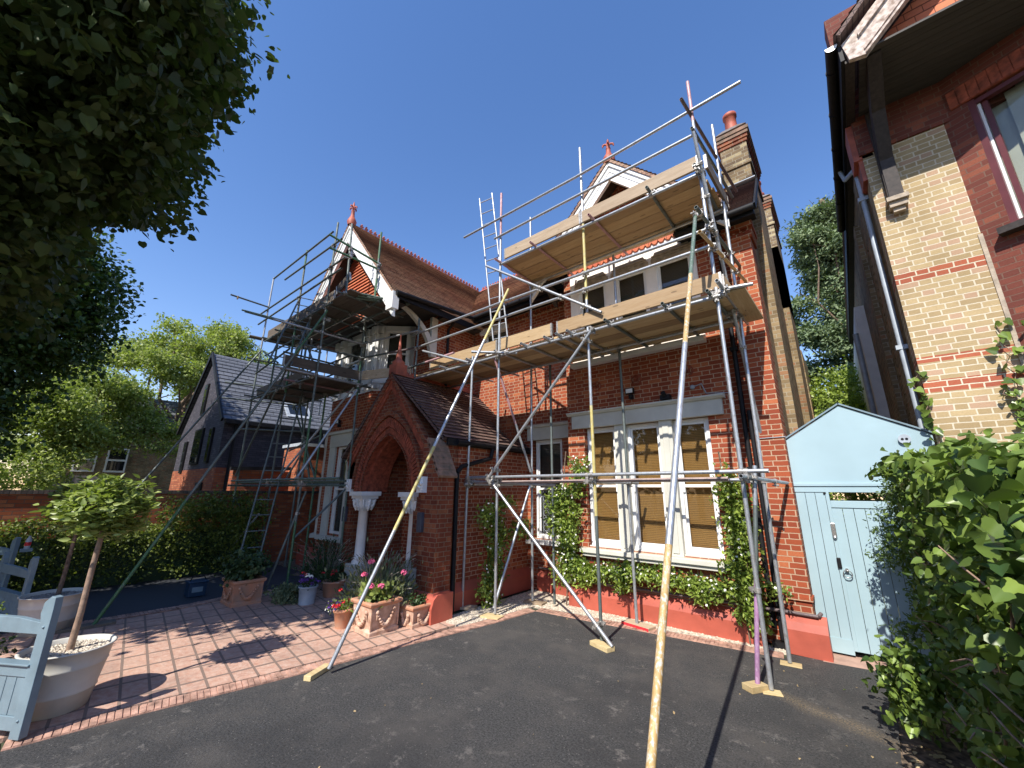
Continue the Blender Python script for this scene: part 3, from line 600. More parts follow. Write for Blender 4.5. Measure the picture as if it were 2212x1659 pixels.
# gable over the bay ------------------------------------------------
ax_, az_ = -2.83, 8.62; fl, fr = (-4.88, 6.52), (-.86, 6.60)
gy = 6.5
H('gable_wall', MB().prism([(-4.1, 6.5), (-1.3, 6.5), (-1.3, 6.9), (ax_, 8.45), (-4.1, 7.1)], 'y', 6.88, 7.1), 'brick')
mb = MB()
for r in range(3):
    for i in range(22):
        x = -4.1+i*.125+(.06 if r % 2 else 0); z = 6.56+r*.1
        mb.prism([(x, z+.1), (x, z+.02), (x+.03, z-.02), (x+.06, z-.035), (x+.09, z-.02), (x+.12, z+.02), (x+.12, z+.1)], 'y', 6.80-.01*r+.02, 6.87-.01*r)
H('hung_tiles', mb, 'tile_or')
def barge(apex, foot, y, w, th=.05, m='white'):
    a, f = Vector((apex[0], y, apex[1])), Vector((foot[0], y, foot[1])); d = (f-a).normalized(); n = Vector((-d.z, 0, d.x)); n = n if n.z < 0 else -n
    mb = MB(); sx = 1 if foot[0] > apex[0] else -1; wa = w/abs(n.z)
    lo = lambda k: [(a.x, a.z-k*wa), (f.x, f.z-k*wa)]
    P = lambda k0, k1, y0, y1: mb.prism([lo(k0)[0], lo(k0)[1], lo(k1)[1], lo(k1)[0]], 'y', y0, y1)
    P(0, 1, y, y+th); P(0, .2, y-.035, y-.001); P(.85, 1, y-.025, y-.001); P(.45, .52, y-.015, y-.001)
    return mb
for f in (fl, fr): H('bargeboard', barge((ax_, az_-.06), (f[0], f[1]-.06), gy, .30), 'white')
mb = MB(); roof(mb, (fl[0]-.05, gy-.06, fl[1]-.02), (fl[0]-.05, 9.2, fl[1]-.02), (ax_, 9.2, az_+.02), (ax_, gy-.06, az_+.02), 26)
roof(mb, (fr[0], gy-.06, fr[1]), (fr[0], 9.2, fr[1]), (ax_, 9.2, az_+.02), (ax_, gy-.06, az_+.02), 26); H('roof', mb, 'tile')
H('finial', finial((ax_, gy+.02, az_+.05), .52, .8), 'terra')
H('gable_soffit', MB().prism([(fl[0]+.05, 6.40), (fl[0]+.3, 6.40), (ax_, az_-.36), (fr[0]-.25, 6.40), (fr[0]-.05, 6.40), (ax_, az_-.16)], 'y', gy+.05, 6.88), 'darkwood')
H('eaves_bracket', MB().prism([(6.9, 6.35), (6.52, 6.35), (6.52, 6.25), (6.9, 5.95)], 'x', -4.5, -4.42).box(-4.9, -4.25, 6.52, 6.6, 6.3, 6.4), 'darkwood')
# small tiled apron by the chimney
mb = roof(MB(), (-1.75, 6.55, 6.38), (-.5, 6.55, 6.38), (-.5, 8.0, 7.86), (-1.75, 8.0, 7.86), 20); H('roof', mb, 'tile_dk')
H('gutter', MB().tube((-1.7, 6.5, 6.34), (-.5, 6.5, 6.34), .055, 10).box(-1.7, -.52, 6.56, 6.60, 6.24, 6.36).box(-1.7, -.52, 6.6, 6.9, 6.335, 6.36), 'black')
H('flashing', MB().bar((-.98, 7.93, 7.88), (-.5, 7.93, 7.88), .12, .02), 'lead')
H('verge_board', MB().bar((-.49, 6.55, 6.36), (-.49, 8.0, 7.84), .03, .1), 'black')
# main roof ------------------------------------------------------------
mb = roof(MB(), (-9.0, 6.93, 6.46), (-3.2, 6.93, 6.46), (-3.2, 9.6, 9.15), (-9.0, 9.6, 9.15), 37)
mb.add([(-9.6, 9.6, 9.15), (-.8, 9.6, 9.15), (-.8, 13, 6.2), (-9.6, 13, 6.2)], [(0, 1, 2, 3)]); roof(mb, (-3.2, 8.5, 8.04), (-.9, 8.5, 8.04), (-.9, 9.6, 9.15), (-3.2, 9.6, 9.15), 14)
H('roof', mb, 'tile')
H('ridge_crest', crest((-9.45, 9.6, 9.16), (-2.9, 9.6, 9.16), 54), 'terra')
H('gutter', MB().tube((-7.05, 6.88, 6.42), (-4.3, 6.88, 6.42), .055, 10).box(-7.1, -4.25, 6.93, 6.96, 6.3, 6.46).box(-7.1, -4.25, 6.96, 7.4, 6.36, 6.39), 'black')
H('back_wall', MB().box(-11.7, -.71, 12.7, 12.95, 0, 6.3), 'brick_side')
# ---------------------------------------------------------------- left wing
wx, wz = -9.6, 9.16; gE, gWt = (-7.12, 6.25), (-12.08, 6.25); gyL = 4.5
mb = roof(MB(), (gE[0], gyL-.05, gE[1]), (gE[0], 9.7, gE[1]), (wx, 9.7, wz), (wx, gyL-.05, wz), 38); roof(mb, (gWt[0], gyL-.05, gWt[1]), (gWt[0], 12.5, gWt[1]), (wx, 12.5, wz), (wx, gyL-.05, wz), 38)
H('roof', mb, 'tile')
H('ridge_crest', crest((wx, gyL+.25, wz), (wx, 9.6, wz), 34, .13), 'terra')
H('finial', finial((wx, gyL+.02, wz+.05), .66, .8), 'terra')
for f in (gE, gWt): 
    mb = barge((wx, wz-.05), (f[0], f[1]-.05), gyL, .36)
    rg = random.Random(4)
    H('bargeboard', mb, 'white')
mb = MB(); mb.box(gE[0]-.22, gE[0]+.03, gyL-.06, gyL+.1, gE[1]-.42, gE[1]-.02); H('bargeboard_foot', mb, 'white')
mb = MB()
for k in range(24):
    z = 6.3+k*.1; hw_ = max(.05, (8.75-z)*.83); mb.prism([(4.87, z), (4.93, z), (4.95, z+.105), (4.915, z+.105)], 'x', wx-hw_, wx+hw_)
H('hung_tiles', mb, 'tile_or')
H('gable_soffit', MB().prism([(gWt[0]+.1, 6.08), (gWt[0]+.3, 6.08), (wx, wz-.30), (gE[0]-.3, 6.08), (gE[0]-.1, 6.08), (wx, wz-.10)], 'y', gyL+.05, 4.9), 'darkwood')
H('soffit_boards', MB().box(-11.9, -7.3, 4.95, 6.05, 6.30, 6.33).box(-7.52, -7.2, 6.05, 7.4, 6.2, 6.24), 'soffit')
H('gutter', MB().tube((-7.05, 4.5, 6.2), (-7.05, 6.9, 6.4), .055, 10).box(-7.12, -7.09, 4.55, 7.0, 6.1, 6.26), 'black')
# walls
H('wing_wall', wall_y(-8.39, -7.52, 0, 6.3, 6.05, 6.3), 'brick'); H('wing_wall', MB().box(-12.1, -11.99, 6.05, 6.3, 0, 6.3), 'brick')
H('wing_wall', wall_x(6.3, 7.4, 0, 6.3, -7.77, -7.52), 'brick'); H('wing_wall', wall_x(6.3, 12.7, 0, 6.3, -12.1, -11.85), 'brick_side')
H('timber_post', MB().box(-7.56, -7.46, 5.85, 6.04, 5.2, 6.2), 'greypaint', bevel=.01)
# curved eaves bracket
def curved(x0, x1, y_w, z_w, y_t, z_t):
    mb = MB(); pts = []; n = 10; out = []; inn = []
    for i in range(n+1):
        t = i/n; a = t*math.pi/2; y = y_w+(y_t-y_w)*(1-math.cos(a))*.75+(y_t-y_w)*.25*t; z = z_w+(z_t-z_w)*(math.sin(a)*.75+.25*t)
        out.append((y, z)); inn.append((y+.17*(1-t*.2), z+.02))
    for i in range(n): mb.prism([out[i], out[i+1], inn[i+1], inn[i]], 'x', x0, x1)
    return mb
H('eaves_bracket', curved(-7.54, -7.44, 5.86, 5.15, 4.75, 6.2), 'greypaint')
# canted bay
F0, F1, E1, W1 = (-11.25, 5.4), (-9.13, 5.37), (-8.39, 6.05), (-11.99, 6.05)
def facet(a, b, z0, z1, holes, th=.18, mat='brick', name='bay_wall'):
    """wall between plan points with holes given as fractions along"""
    a, b = Vector((*a, 0)), Vector((*b, 0)); d = (b-a); L = d.length; d.normalize(); nrm = Vector((-d.y, d.x, 0)); mb = MB()
    def put(u0, u1, q0, q1):
        vs = [a+d*u+nrm*v+Vector((0, 0, z)) for z in (q0, q1) for u, v in ((u0, 0), (u1, 0), (u1, th), (u0, th))]
        mb.add(vs, [(0, 3, 2, 1), (4, 5, 6, 7), (0, 1, 5, 4), (1, 2, 6, 5), (2, 3, 7, 6), (3, 0, 4, 7)])
    wall_holes(mb, 0, L, z0, z1, holes, put); return H(name, mb, mat), a, d, nrm, L
def facet_window(a, d, nrm, u0, u1, z0, z1, blind='blind_dk'):
    mb = MB(); zm = (z0+z1)/2; up = (0, 0, 1); P = lambda u, v, z: a+d*u+nrm*v+Vector((0, 0, z))
    for u in (u0+.03, u1-.03): mb.bar(P(u, .08, z0), P(u, .08, z1), .06, .08, up=tuple(nrm))
    for z in (z0+.03, z1-.03): mb.bar(P(u0, .08, z), P(u1, .08, z), .075, .06)
    for z in (zm,): mb.bar(P(u0, .085, z), P(u1, .085, z), .05, .045)
    for u in (u0+.08, u1-.08): mb.bar(P(u, .09, z0), P(u, .09, z1), .035, .04, up=tuple(nrm))
    f = H('window', mb, 'white')
    q = [P(u0+.05, .1, z0+.03), P(u1-.05, .1, z0+.03), P(u1-.05, .1, z1-.03), P(u0+.05, .1, z1-.03)]; obj('pane', MB().add(q+[v+nrm*.005 for v in q], [(0, 1, 2, 3), (7, 6, 5, 4), (0, 4, 5, 1), (1, 5, 6, 2), (2, 6, 7, 3), (3, 7, 4, 0)]), M['clear'], f)
    q = [v+nrm*.08 for v in q]; obj('blind', MB().add(q+[v+nrm*.01 for v in q], [(0, 1, 2, 3), (7, 6, 5, 4), (0, 4, 5, 1), (1, 5, 6, 2), (2, 6, 7, 3), (3, 7, 4, 0)]), M[blind], f)
for a, b, hg, hu in ((W1, F0, (.25, .75), (.25, .75)), (F0, F1, (.62, 1.32), (.45, 1.65)), (F1, E1, (.2, .85), (.2, .86))):
    g3 = a == F1
    facet(a, b, 0, 4.45, [] if g3 else [(hg[0], hg[1], .9, 3.1)])
    w, A, d, nn_, L = facet(a, b, 4.45, 6.25, [(hu[0], hu[1], 4.85, 6.12)], mat='white')
    if not g3: facet_window(A, d, nn_, hg[0], hg[1], .9, 3.1)
    facet_window(A, d, nn_, hu[0], hu[1], 4.85, 6.12)
    mb = MB(); P = lambda u, v, z: A+d*u+nn_*v+Vector((0, 0, z)); s0, s1 = max(.0, hg[0]-.32), min(L, hg[1]+.32)
    for u0, u1 in (() if g3 else ((s0, hg[0]), (hg[1], s1))): mb.bar(P((u0+u1)/2, -.03, .85), P((u0+u1)/2, -.03, 3.1), u1-u0-.01, .06, up=tuple(nn_))
    mb.bar(P(s0, -.035, 3.27), P(s1, -.035, 3.27), .07, .34); mb.bar(P(s0-.04, -.06, 3.47), P(s1+.04, -.06, 3.47), .14, .07)
    if not g3: H('window_surround', mb, 'greypaint', bevel=.006)
    if not g3: H('window_sill', MB().bar(P(s0-.05, -.07, .80), P(s1+.05, -.07, .80), .16, .1), 'greypaint')
    mb = MB()
    for u in (.06, hu[0]-.08, hu[1]+.08, L-.06):
        mb.bar(P(u, -.03, 4.5), P(u, -.03, 6.2), .12, .05, up=tuple(nn_)); mb.bar(P(u, -.06, 6.0), P(u, -.06, 6.2), .16, .1, up=tuple(nn_))
    mb.bar(P(0, -.03, 4.7), P(L, -.03, 4.7), .09, .12); H('window_surround', mb, 'white')
# ---------------------------------------------------------------- porch
px0, px1, py = -9.1, -5.46, 4.9; pcx = -7.5
def arch_pts(cx, hw, zs, zt, n=14):
    """pointed arch from left springing over to right"""
    h = zt-zs; R = (hw*hw+h*h)/(2*hw); pts = []
    a_end = math.acos(max(-1, min(1, (R-hw)/R)))
    for i in range(n+1):
        a = a_end*i/n; pts.append((cx-hw+R-R*math.cos(a), zs+R*math.sin(a)))
    return pts+[(2*cx-x, z) for x, z in reversed(pts[:-1])]
def arch_ring(cx, hw0, hw1, zs, zt0, zt1, y0, y1, seg=14):
    A, B = arch_pts(cx, hw0, zs, zt0, seg), arch_pts(cx, hw1, zs, zt1, seg); mb = MB()
    for i in range(len(A)-1): mb.prism([A[i], A[i+1], B[i+1], B[i]], 'y', y0, y1)
    return mb
Z_S = 1.95
hw = .78; top = 3.0
# front wall above springing with arch hole
A = arch_pts(pcx+.02, .98, Z_S, 3.28); mb = MB()
gx0, gx1, gz = -9.05, -5.95, 3.02
def gable_z(x): return 4.5-abs(x-pcx)*(4.5-2.85)/(1.42)
for i in range(len(A)-1):
    (xa, za), (xb, zb) = A[i], A[i+1]
    mb.prism([(xa, za), (xb, zb), (xb, gable_z(xb)-.05), (xa, gable_z(xa)-.05)], 'y', py, py+.34)
for s in (-1, 1):
    xa = pcx+.02+s*.98; xo = pcx+s*1.42; P_ = [(xa, Z_S), (xa, gable_z(xa)-.05), (xo, gable_z(xo)-.05), (xo, Z_S)]; mb.prism(P_ if s > 0 else P_, 'y', py, py+.34)
# pillars
mb.box(-5.98, -5.68, py, py+.34, 0, 2.9); mb.box(-9.02, -8.72, py, py+.34, 0, 2.6); mb.box(-6.5, -5.98, py+.02, py+.34, 0, Z_S); mb.box(-8.72, -8.34, py+.30, py+.62, 0, Z_S); mb.box(-6.62, -6.5, py+.2, py+.62, 0, Z_S)
H('porch_front', mb, 'brick_porch')
H('arch_ring', arch_ring(pcx+.02, .90, .985, Z_S, 3.17, 3.285, py-.012, py+.3), 'rubbed'); H('arch_ring', arch_ring(pcx+.02, .83, .905, Z_S, 3.07, 3.175, py+.14, py+.62), 'rubbed')
mb = MB(); o1 = arch_pts(pcx+.02, 1.0, Z_S, 3.31, 26); o2 = arch_pts(pcx+.02, 1.15, Z_S, 3.52, 26)
for i in range(0, len(o1)-1):
    k = .12; a0, a1, b1, b0 = [Vector((p[0], 0, p[1])) for p in (o1[i], o1[i+1], o2[i+1], o2[i])]
    q = [a0.lerp(a1, k), a1.lerp(a0, k), b1.lerp(b0, k), b0.lerp(b1, k)]; mb.prism([(v.x, v.z) for v in q], 'y', py-.035, py+.01)
H('arch_ring', mb, 'rubbed')
H('hood_mould', arch_ring(pcx+.02, 1.17, 1.24, Z_S+.05, 3.55, 3.66, py-.06, py+.01), 'brick_porch')
mb = MB(); m3_ = arch_pts(pcx+.02, .88, Z_S, 3.14, 30)
for x, z in m3_[1:-1]: mb.box(x-.018, x+.018, py-.03, py-.01, z-.018, z+.018)
H('arch_ring', mb, 'brick_porch')
# corbelled verges in brick + coping
for s in (-1, 1):
    for k, (d0, d1, pr_) in enumerate(((.0, .09, .07), (.09, .15, .045), (.19, .24, .03))):
        mb = MB(); q = [(pcx, 4.5-d0), (pcx+s*1.5, 4.5-1.5*1.162-d0), (pcx+s*1.5, 4.5-1.5*1.162-d1*1.5), (pcx, 4.5-d1*1.5)]; mb.prism(q, 'y', py-pr_, py-.002 if k else py+.05); H('verge', mb, 'rubbed' if k else 'brick_porch')
# buttress with sloped top
mb = MB(); mb.prism([(-5.86, 0), (-5.42, 0), (-5.42, 2.24), (-5.68, 2.78), (-5.86, 2.92)], 'y', 4.58, 4.93)
for k in range(6):
    u = k/6; x = -5.36-.3*u; z = 2.04+.56*u; None
b_ = H('buttress', mb, 'brick_porch'); mb = MB()
for k in range(6):
    u = k/6; x = -5.37-.34*u; z = 2.20+.64*u; mb.prism([(x, z), (x+.02, z+.035), (x-.06, z+.17), (x-.10, z+.13)], 'y', 4.54, 4.96)
obj('weathering', mb, M['mossy'], b_)
H('plinth', MB().prism([(py, 0), (py-.44, 0), (py-.44, .22), (py-.40, .34), (py-.33, .40), (py, .40)], 'x', -5.9, -5.28), 'plinth')
# side wall, back, roof
H('porch_wall', MB().box(-5.9, -5.66, py+.34, 7.4, 0, 2.9), 'brick'); H('porch_wall', MB().box(-9.02, -8.8, py+.34, 6.05, 0, 2.9), 'brick_porch')
H('porch_inner_wall', MB().box(-8.8, -5.71, 6.9, 7.05, 0, 3.6).box(-8.66, -8.37, 5.25, 6.9, 0, 3.4), 'brick_porch')
H('porch_dado', MB().box(-8.6, -5.72, 6.84, 6.9, 0, .95), 'greypaint'); H('porch_dado', MB().box(-6.52, -6.0, 4.86, 4.92, 0, .62).box(-6.53, -6.46, 4.84, 5.3, 0, .75), 'greypaint')
H('front_door', MB().box(-7.9, -7.0, 6.82, 6.88, .15, 2.3), 'darkwood')
H('porch_floor', MB().box(-8.8, -5.71, 4.9, 6.9, 0, .12), 'edging')
mb = roof(MB(), (-5.62, py-.06, 2.92), (-5.62, 7.4, 2.92), (pcx, 7.4, 4.52), (pcx, py-.06, 4.52), 20)
roof(mb, (-9.3, py-.06, 2.72), (-9.3, 6.1, 2.72), (pcx, 6.1, 4.52), (pcx, py-.06, 4.52), 20); H('roof', mb, 'tile_dk')
mb = MB()
for k in (-1, 1): mb.add([(pcx+k*.13, py, 4.46), (pcx+k*.13, 7.4, 4.46), (pcx, 7.4, 4.62), (pcx, py, 4.62)], [(0, 1, 2, 3)])
H('ridge_tiles', mb, 'terra')
mb = MB(); mb.box(pcx-.14, pcx+.14, py-.04, py+.24, 4.46, 4.72); mb.lathe((pcx, py+.1, 4.72), [(.13, 0), (.15, .06), (.07, .14), (.055, .30), (.06, .31), (.04, .35), (.02, .62), (.004, .78)], 12); H('finial', mb, 'terra')
H('gutter', MB().tube((-5.55, py+.2, 2.86), (-5.55, 7.4, 2.86), .05, 10).box(-5.62, -5.58, py, 7.4, 2.8, 2.93), 'black')
H('downpipe', MB().path([(-5.56, 6.1, 2.84), (-5.57, 6.05, 2.62), (-5.57, 5.25, 2.42), (-5.54, 5.12, 2.3), (-5.50, 5.08, .02)], .042, 10), 'black')
# columns, capitals, plinths
def capital(x, y, s=1):
    mb = MB(); mb.box(x-.25, x+.25, y-.24, y+.24, 1.86, 1.95); mb.box(x-.21, x+.21, y-.2, y+.2, 1.80, 1.86); mb.lathe((x, y, 1.55), [(.11, 0), (.14, .03), (.17, .06), (.19, .15), (.2, .25)], 16)
    for k in range(10):
        a = k*math.pi/5; d = Vector((math.cos(a), math.sin(a), 0)); mb.sphere(Vector((x, y, 1.74))+d*.185, .042, 7, 5, (1, 1, 1)); mb.sphere(Vector((x, y, 1.64))+d*.185, .04, 7, 5); mb.path([Vector((x, y, 1.56))+d*.16, Vector((x, y, 1.66))+d*.21, Vector((x, y, 1.78))+d*.23, Vector((x, y, 1.75))+d*.25], [.02, .025, .025, .012], 6)
    return mb
c_ = H('column', MB().lathe((-8.36, 5.0, .48), [(.15, 0), (.15, .05), (.115, .09), (.115, .12), (.105, .14), (.1, 1.07), (.12, 1.08)], 24), 'render'); obj('capital', capital(-8.36, 5.0), M['white'], c_); obj('column_base', MB().box(-8.56, -8.12, 4.8, 5.2, 0, .48), M['greypaint'], c_, bevel=.01)
c_ = H('column', MB().lathe((-6.62, 5.05, .48), [(.13, 0), (.115, .09), (.1, 1.07), (.12, 1.08)], 24), 'render'); obj('capital', capital(-6.62, 5.05), M['white'], c_)
for x, z in ((-8.78, 2.1), (-5.79, 2.1)):
    yy = 4.86 if x < -8 else 4.54; mb = MB(); mb.sphere((x, yy, z), .085, 10, 7, (1, .8, 1.25)); mb.box(x-.08, x+.08, yy-.06, yy+.04, z-.15, z+.12)
    for a in range(5): mb.sphere((x+.05*math.cos(a*1.25), yy-.07, z+.06*math.sin(a*1.25)), .035, 6, 4)
    H('label_stop', mb, 'white')
for x, y in ((-8.9, 4.9), (-5.79, 4.58)):
    H('wall_sconce', MB().box(x-.06, x+.06, y-.07, y, 1.3, 1.62), 'sconce', bevel=.01)
# ---------------------------------------------------------------- scaffolding
R_ = .02415
class Scaffold:
    def __init__(s, name, label, loc, mats):
        s.t = thing(name, label, 'scaffolding', loc); s.tubes = []; s.def_ = mats
    def tube(s, kind, p, q, m=None, segs=None, mark=True):
        """segs: [(fraction, material)] colour changes along the tube"""
        p, q = Vector(p), Vector(q); mats = []; mb = MB(); m = m or s.def_
        segs = segs or [(1, m)]; a = 0
        for i, (b, mm) in enumerate(segs):
            mb.tube(p.lerp(q, a), p.lerp(q, b), R_, 14, mi=i, caps=False); mats.append(M[mm]); a = b
        d = (q-p).normalized()
        for c, e, k in ((p, d, 0), (q, -d, len(segs)-1)):
            n = 14; A = d.orthogonal().normalized(); B = d.cross(A); ring = lambda cc, r: [cc+(A*math.cos(2*math.pi*i/n)+B*math.sin(2*math.pi*i/n))*r for i in range(n)]
            mb.add(ring(c, R_)+ring(c, R_*.82)+ring(c+e*.15, R_*.82), [(i, (i+1) % n, n+(i+1) % n, n+i) for i in range(n)]+[(n+i, n+(i+1) % n, 2*n+(i+1) % n, 2*n+i) for i in range(n)]+[tuple(range(2*n, 3*n))], k)
        o = obj(kind, mb, mats, s.t); 
        if mark: s.tubes.append((p, q, kind))
        return o
    def board(s, kind, c0, c1, w, h, m, up=(0, 0, 1)):
        o = obj(kind, MB().bar(c0, c1, w, h, up), M[m], s.t, bevel=.003)
        if kind == 'toe_board':
            c0, c1 = Vector(c0), Vector(c1); d = (c1-c0).normalized()
            for e, q in ((c0, d), (c1, -d)): obj('end_band', MB().bar(e-q*.002, e+q*.03, w+.004, h+.004, up), M['coupler'], o)
        return o
    def couple(s, limit=96, tol=.14):
        J = []; T = s.tubes
        for i in range(len(T)):
            for j in range(i+1, len(T)):
                p, q, _ = T[i]; a, b, _ = T[j]; u, v, w = q-p, b-a, p-a; A, B, C, D, E = u.dot(u), u.dot(v), v.dot(v), u.dot(w), v.dot(w); den = A*C-B*B
                if den < 1e-4*A*C: continue
                k, l = (B*E-C*D)/den, (A*E-B*D)/den
                if -.02 < k < 1.02 and -.02 < l < 1.02:
                    x, y = p+u*k, a+v*l
                    if (x-y).length < tol: J.append(((x-y).length, x, y, u.normalized(), v.normalized()))
        J.sort(key=lambda t: t[1].length); J = J[:limit]
        for _, x, y, u, v in J:
            mb = MB(); 
            for c, d in ((x, u), (y, v)):
                mb.tube(c-d*.025, c+d*.025, R_+.010, 10)
                o_ = (y-x).normalized() if (y-x).length > .01 else d.orthogonal().normalized(); sd = d.cross(o_).normalized()
                e = c+sd*(R_+.03); mb.tube(e-o_*.035, e+o_*.035, .008, 6); mb.tube(e+o_*.02, e+o_*.038, .015, 6)
                mb.bar(c+sd*R_, c+sd*(R_+.045), .05, .012, up=tuple(o_))
            mb.bar(x, y, .045, .045, up=tuple(u)) if (y-x).length > .03 else None
            obj('coupler', mb, M['coupler'], s.t)
R = Scaffold('scaffold', 'silver tube scaffold with two pale plank decks in front of the right hand gable', (-2.9, 5.43, 0), 'galv')
tb = R.tube
# standards
tb('standard', (-.985, 5.43, .02), (-.985, 5.43, 8.18), segs=[(.905, 'galv'), (1, 'pink')])
tb('standard', (-2.935, 5.46, .02), (-2.915, 5.44, 8.16), segs=[(.20, 'galv_dk'), (.40, 'yellow'), (.62, 'galv'), (.80, 'yellow'), (1, 'galv')])
tb('standard', (-4.835, 5.43, .05), (-4.84, 5.43, 8.19), segs=[(.87, 'galv'), (1, 'pink')])
tb('standard', (-5.58, 5.40, .02), (-5.52, 5.40, 4.62))
tb('standard', (-4.85, 6.47, .05), (-4.84, 6.47, 8.2))
tb('standard', (-2.87, 6.48, .05), (-2.86, 6.48, 6.4), segs=[(.33, 'galv'), (.7, 'galv_dk'), (1, 'galv')])
tb('standard', (-.92, 6.37, .02), (-.873, 6.37, 8.06))
tb('standard', (-4.42, 6.55, .05), (-4.42, 6.55, 4.5), 'galv_dk')
tb('prop', (-1.10, 5.385, .05), (-.86, 5.56, 2.30), segs=[(.47, 'purple'), (.8, 'galv_dk'), (1, 'galv')])
# foot lift
tb('ledger', (-5.45, 5.37, 2.22), (-.70, 5.37, 2.23)); tb('ledger', (-5.46, 5.50, 2.135), (-1.15, 5.50, 2.15), 'dusty'); tb('ledger', (-5.99, 5.49, 2.175), (-3.67, 5.53, 2.08)); tb('ledger', (-5.3, 6.52, 2.16), (-1.0, 6.42, 2.16), 'galv')
tb('transom', (-.955, 5.2, 2.17), (-.70, 6.86, 2.12)); tb('transom', (-3.0, 5.36, 2.13), (-2.79, 6.7, 2.13)); tb('transom', (-4.89, 5.3, 2.11), (-4.80, 6.6, 2.11)); tb('transom', (-5.53, 5.3, 2.1), (-5.45, 6.6, 2.1))
# deck one
tb('ledger', (-7.6, 5.38, 4.46), (-3.5, 5.38, 4.47)); tb('ledger', (-3.5, 5.38, 4.47), (-.93, 5.38, 4.475)); tb('ledger', (-7.4, 6.42, 4.46), (-.85, 6.42, 4.50))
for x in (-6.3, -5.5, -4.75, -4.12, -3.62, -3.38, -3.17, -2.5, -1.63, -1.05): tb('transom', (x, 5.2+.0*x, 4.51), (x+.04, 6.82, 4.52), 'galv_dk' if x > -3 else 'galv')
tb('transom', (-.905, 5.1, 4.56), (-.87, 6.86, 4.56)); tb('transom', (-1.0, 5.46, 4.60), (-.57, 5.48, 4.56))
def deck(S, x0, x1, y0, n, z, m, w=.225, cuts=(), rg=random.Random(5)):
    for i in range(n):
        y = y0+(i+.5)*(w+.012); a = x0+rg.uniform(-.03, .03)
        cc = [c+rg.uniform(-.05, .05) for c in cuts if a+.4 < c < x1-.4]+[x1+rg.uniform(-.03, .03)]
        for c in cc:
            S.board('scaffold_board', (a, y, z+.003*(i*7%4)), (c-.004, y, z+.003*(i*5%4)), w, .038, m); a = c+.004
deck(R, -7.5, -.93, 5.46, 5, 4.56, 'board_x', cuts=(-3.55,))
R.board('scaffold_board', (-4.15, 6.72, 4.565), (-1.0, 6.72, 4.565), .2, .038, 'board_x')
for a, b in ((-6.9, -4.88), (-4.80, -3.60), (-3.50, -.90)): R.board('toe_board', (a, 5.425, 4.71), (b, 5.425, 4.71), .038, .225, 'board_x')
tb('guard_rail', (-7.6, 5.38, 5.58), (-4.6, 5.38, 5.57)); tb('guard_rail', (-4.6, 5.385, 5.565), (-.90, 5.385, 5.50)); tb('guard_rail', (-7.5, 5.38, 5.23), (-4.5, 5.38, 5.24)); tb('guard_rail', (-4.5, 5.385, 5.245), (-.90, 5.385, 5.23))
tb('transom', (-.99, 4.9, 5.56), (-.86, 6.9, 5.6), 'galv_dk'); tb('transom', (-.985, 4.9, 5.19), (-.81, 6.9, 5.30), 'ochre')
tb('transom', (-5.1, 4.95, 4.50), (-4.45, 5.5, 4.48))
tb('ledger', (-7.64, 5.28, 4.72), (-5.96, 5.28, 4.76), segs=[(.45, 'galv_dk'), (1, 'pink')]); tb('transom', (-6.93, 5.22, 5.0), (-5.52, 5.3, 4.46))
# deck two
tb('ledger', (-4.80, 5.38, 6.42), (-.95, 5.38, 6.42)); tb('ledger', (-4.85, 6.42, 6.42), (-.87, 6.42, 6.42))
for x, m in ((-4.78, 'pink'), (-3.90, 'pink'), (-2.68, 'pink'), (-1.69, 'galv_dk'), (-1.0, 'galv_dk')): tb('transom', (x, 5.2, 6.46), (x, 6.78, 6.47), m)
deck(R, -4.86, -.93, 5.46, 5, 6.51, 'board_x')
R.board('toe_board', (-4.72, 5.425, 6.65), (-2.95, 5.425, 6.65), .038, .225, 'board_pale'); R.board('toe_board', (-2.94, 5.425, 6.655), (-.98, 5.425, 6.655), .038, .225, 'board_pale')
R.board('toe_board', (-.90, 5.45, 6.64), (-.86, 6.62, 6.64), .038, .225, 'board_old_y'); R.board('toe_board', (-.90, 5.45, 4.70), (-.86, 6.5, 4.70), .038, .2, 'board_y')
R.board('scaffold_board', (-.78, 5.5, 4.56), (-.75, 6.75, 4.56), .225, .038, 'board_y')
tb('guard_rail', (-5.91, 5.38, 7.545), (-3.0, 5.375, 7.51)); tb('guard_rail', (-3.0, 5.375, 7.51), (-.31, 5.37, 7.58)); tb('guard_rail', (-4.97, 5.38, 7.10), (-.98, 5.38, 7.12))
tb('guard_rail', (-1.04, 5.1, 7.58), (-.77, 7.25, 7.24), 'rusty'); tb('guard_rail', (-.99, 5.3, 7.48-.3), (-.83, 7.1, 7.05), 'galv_dk')
# braces and rakers
tb('brace', (-5.15, 5.35, 6.51), (-2.62, 5.35, 4.72)); tb('brace', (-2.80, 5.33, 4.45), (-4.95, 5.33, 2.22)); tb('brace', (-4.84, 5.35, 2.08), (-2.72, 5.33, .06))
tb('brace', (-4.82, 6.38, 2.1), (-4.93, 5.5, .1)); tb('brace', (-5.06, 5.5, 4.62), (-4.82, 6.4, 2.35), segs=[(.6, 'pink'), (1, 'galv')])
tb('brace', (-.93, 5.05, 6.86), (-.93, 7.12, 2.42)); 
tb('raker', (-4.855, 2.665, .05), (-4.53, 5.33, 5.76), segs=[(.25, 'galv'), (.45, 'yellow'), (.79, 'galv'), (1, 'yellow')])
p, q = Vector((-1.047, 5.1, 5.60)), Vector((-.998, 2.30, .665)); foot = p+(q-p)*(5.56/(5.60-.665))
tb('raker', tuple(foot), tuple(p), segs=[(.29, 'ochre'), (.60, 'galv'), (.78, 'ochre'), (1, 'greenish')])
R.couple()
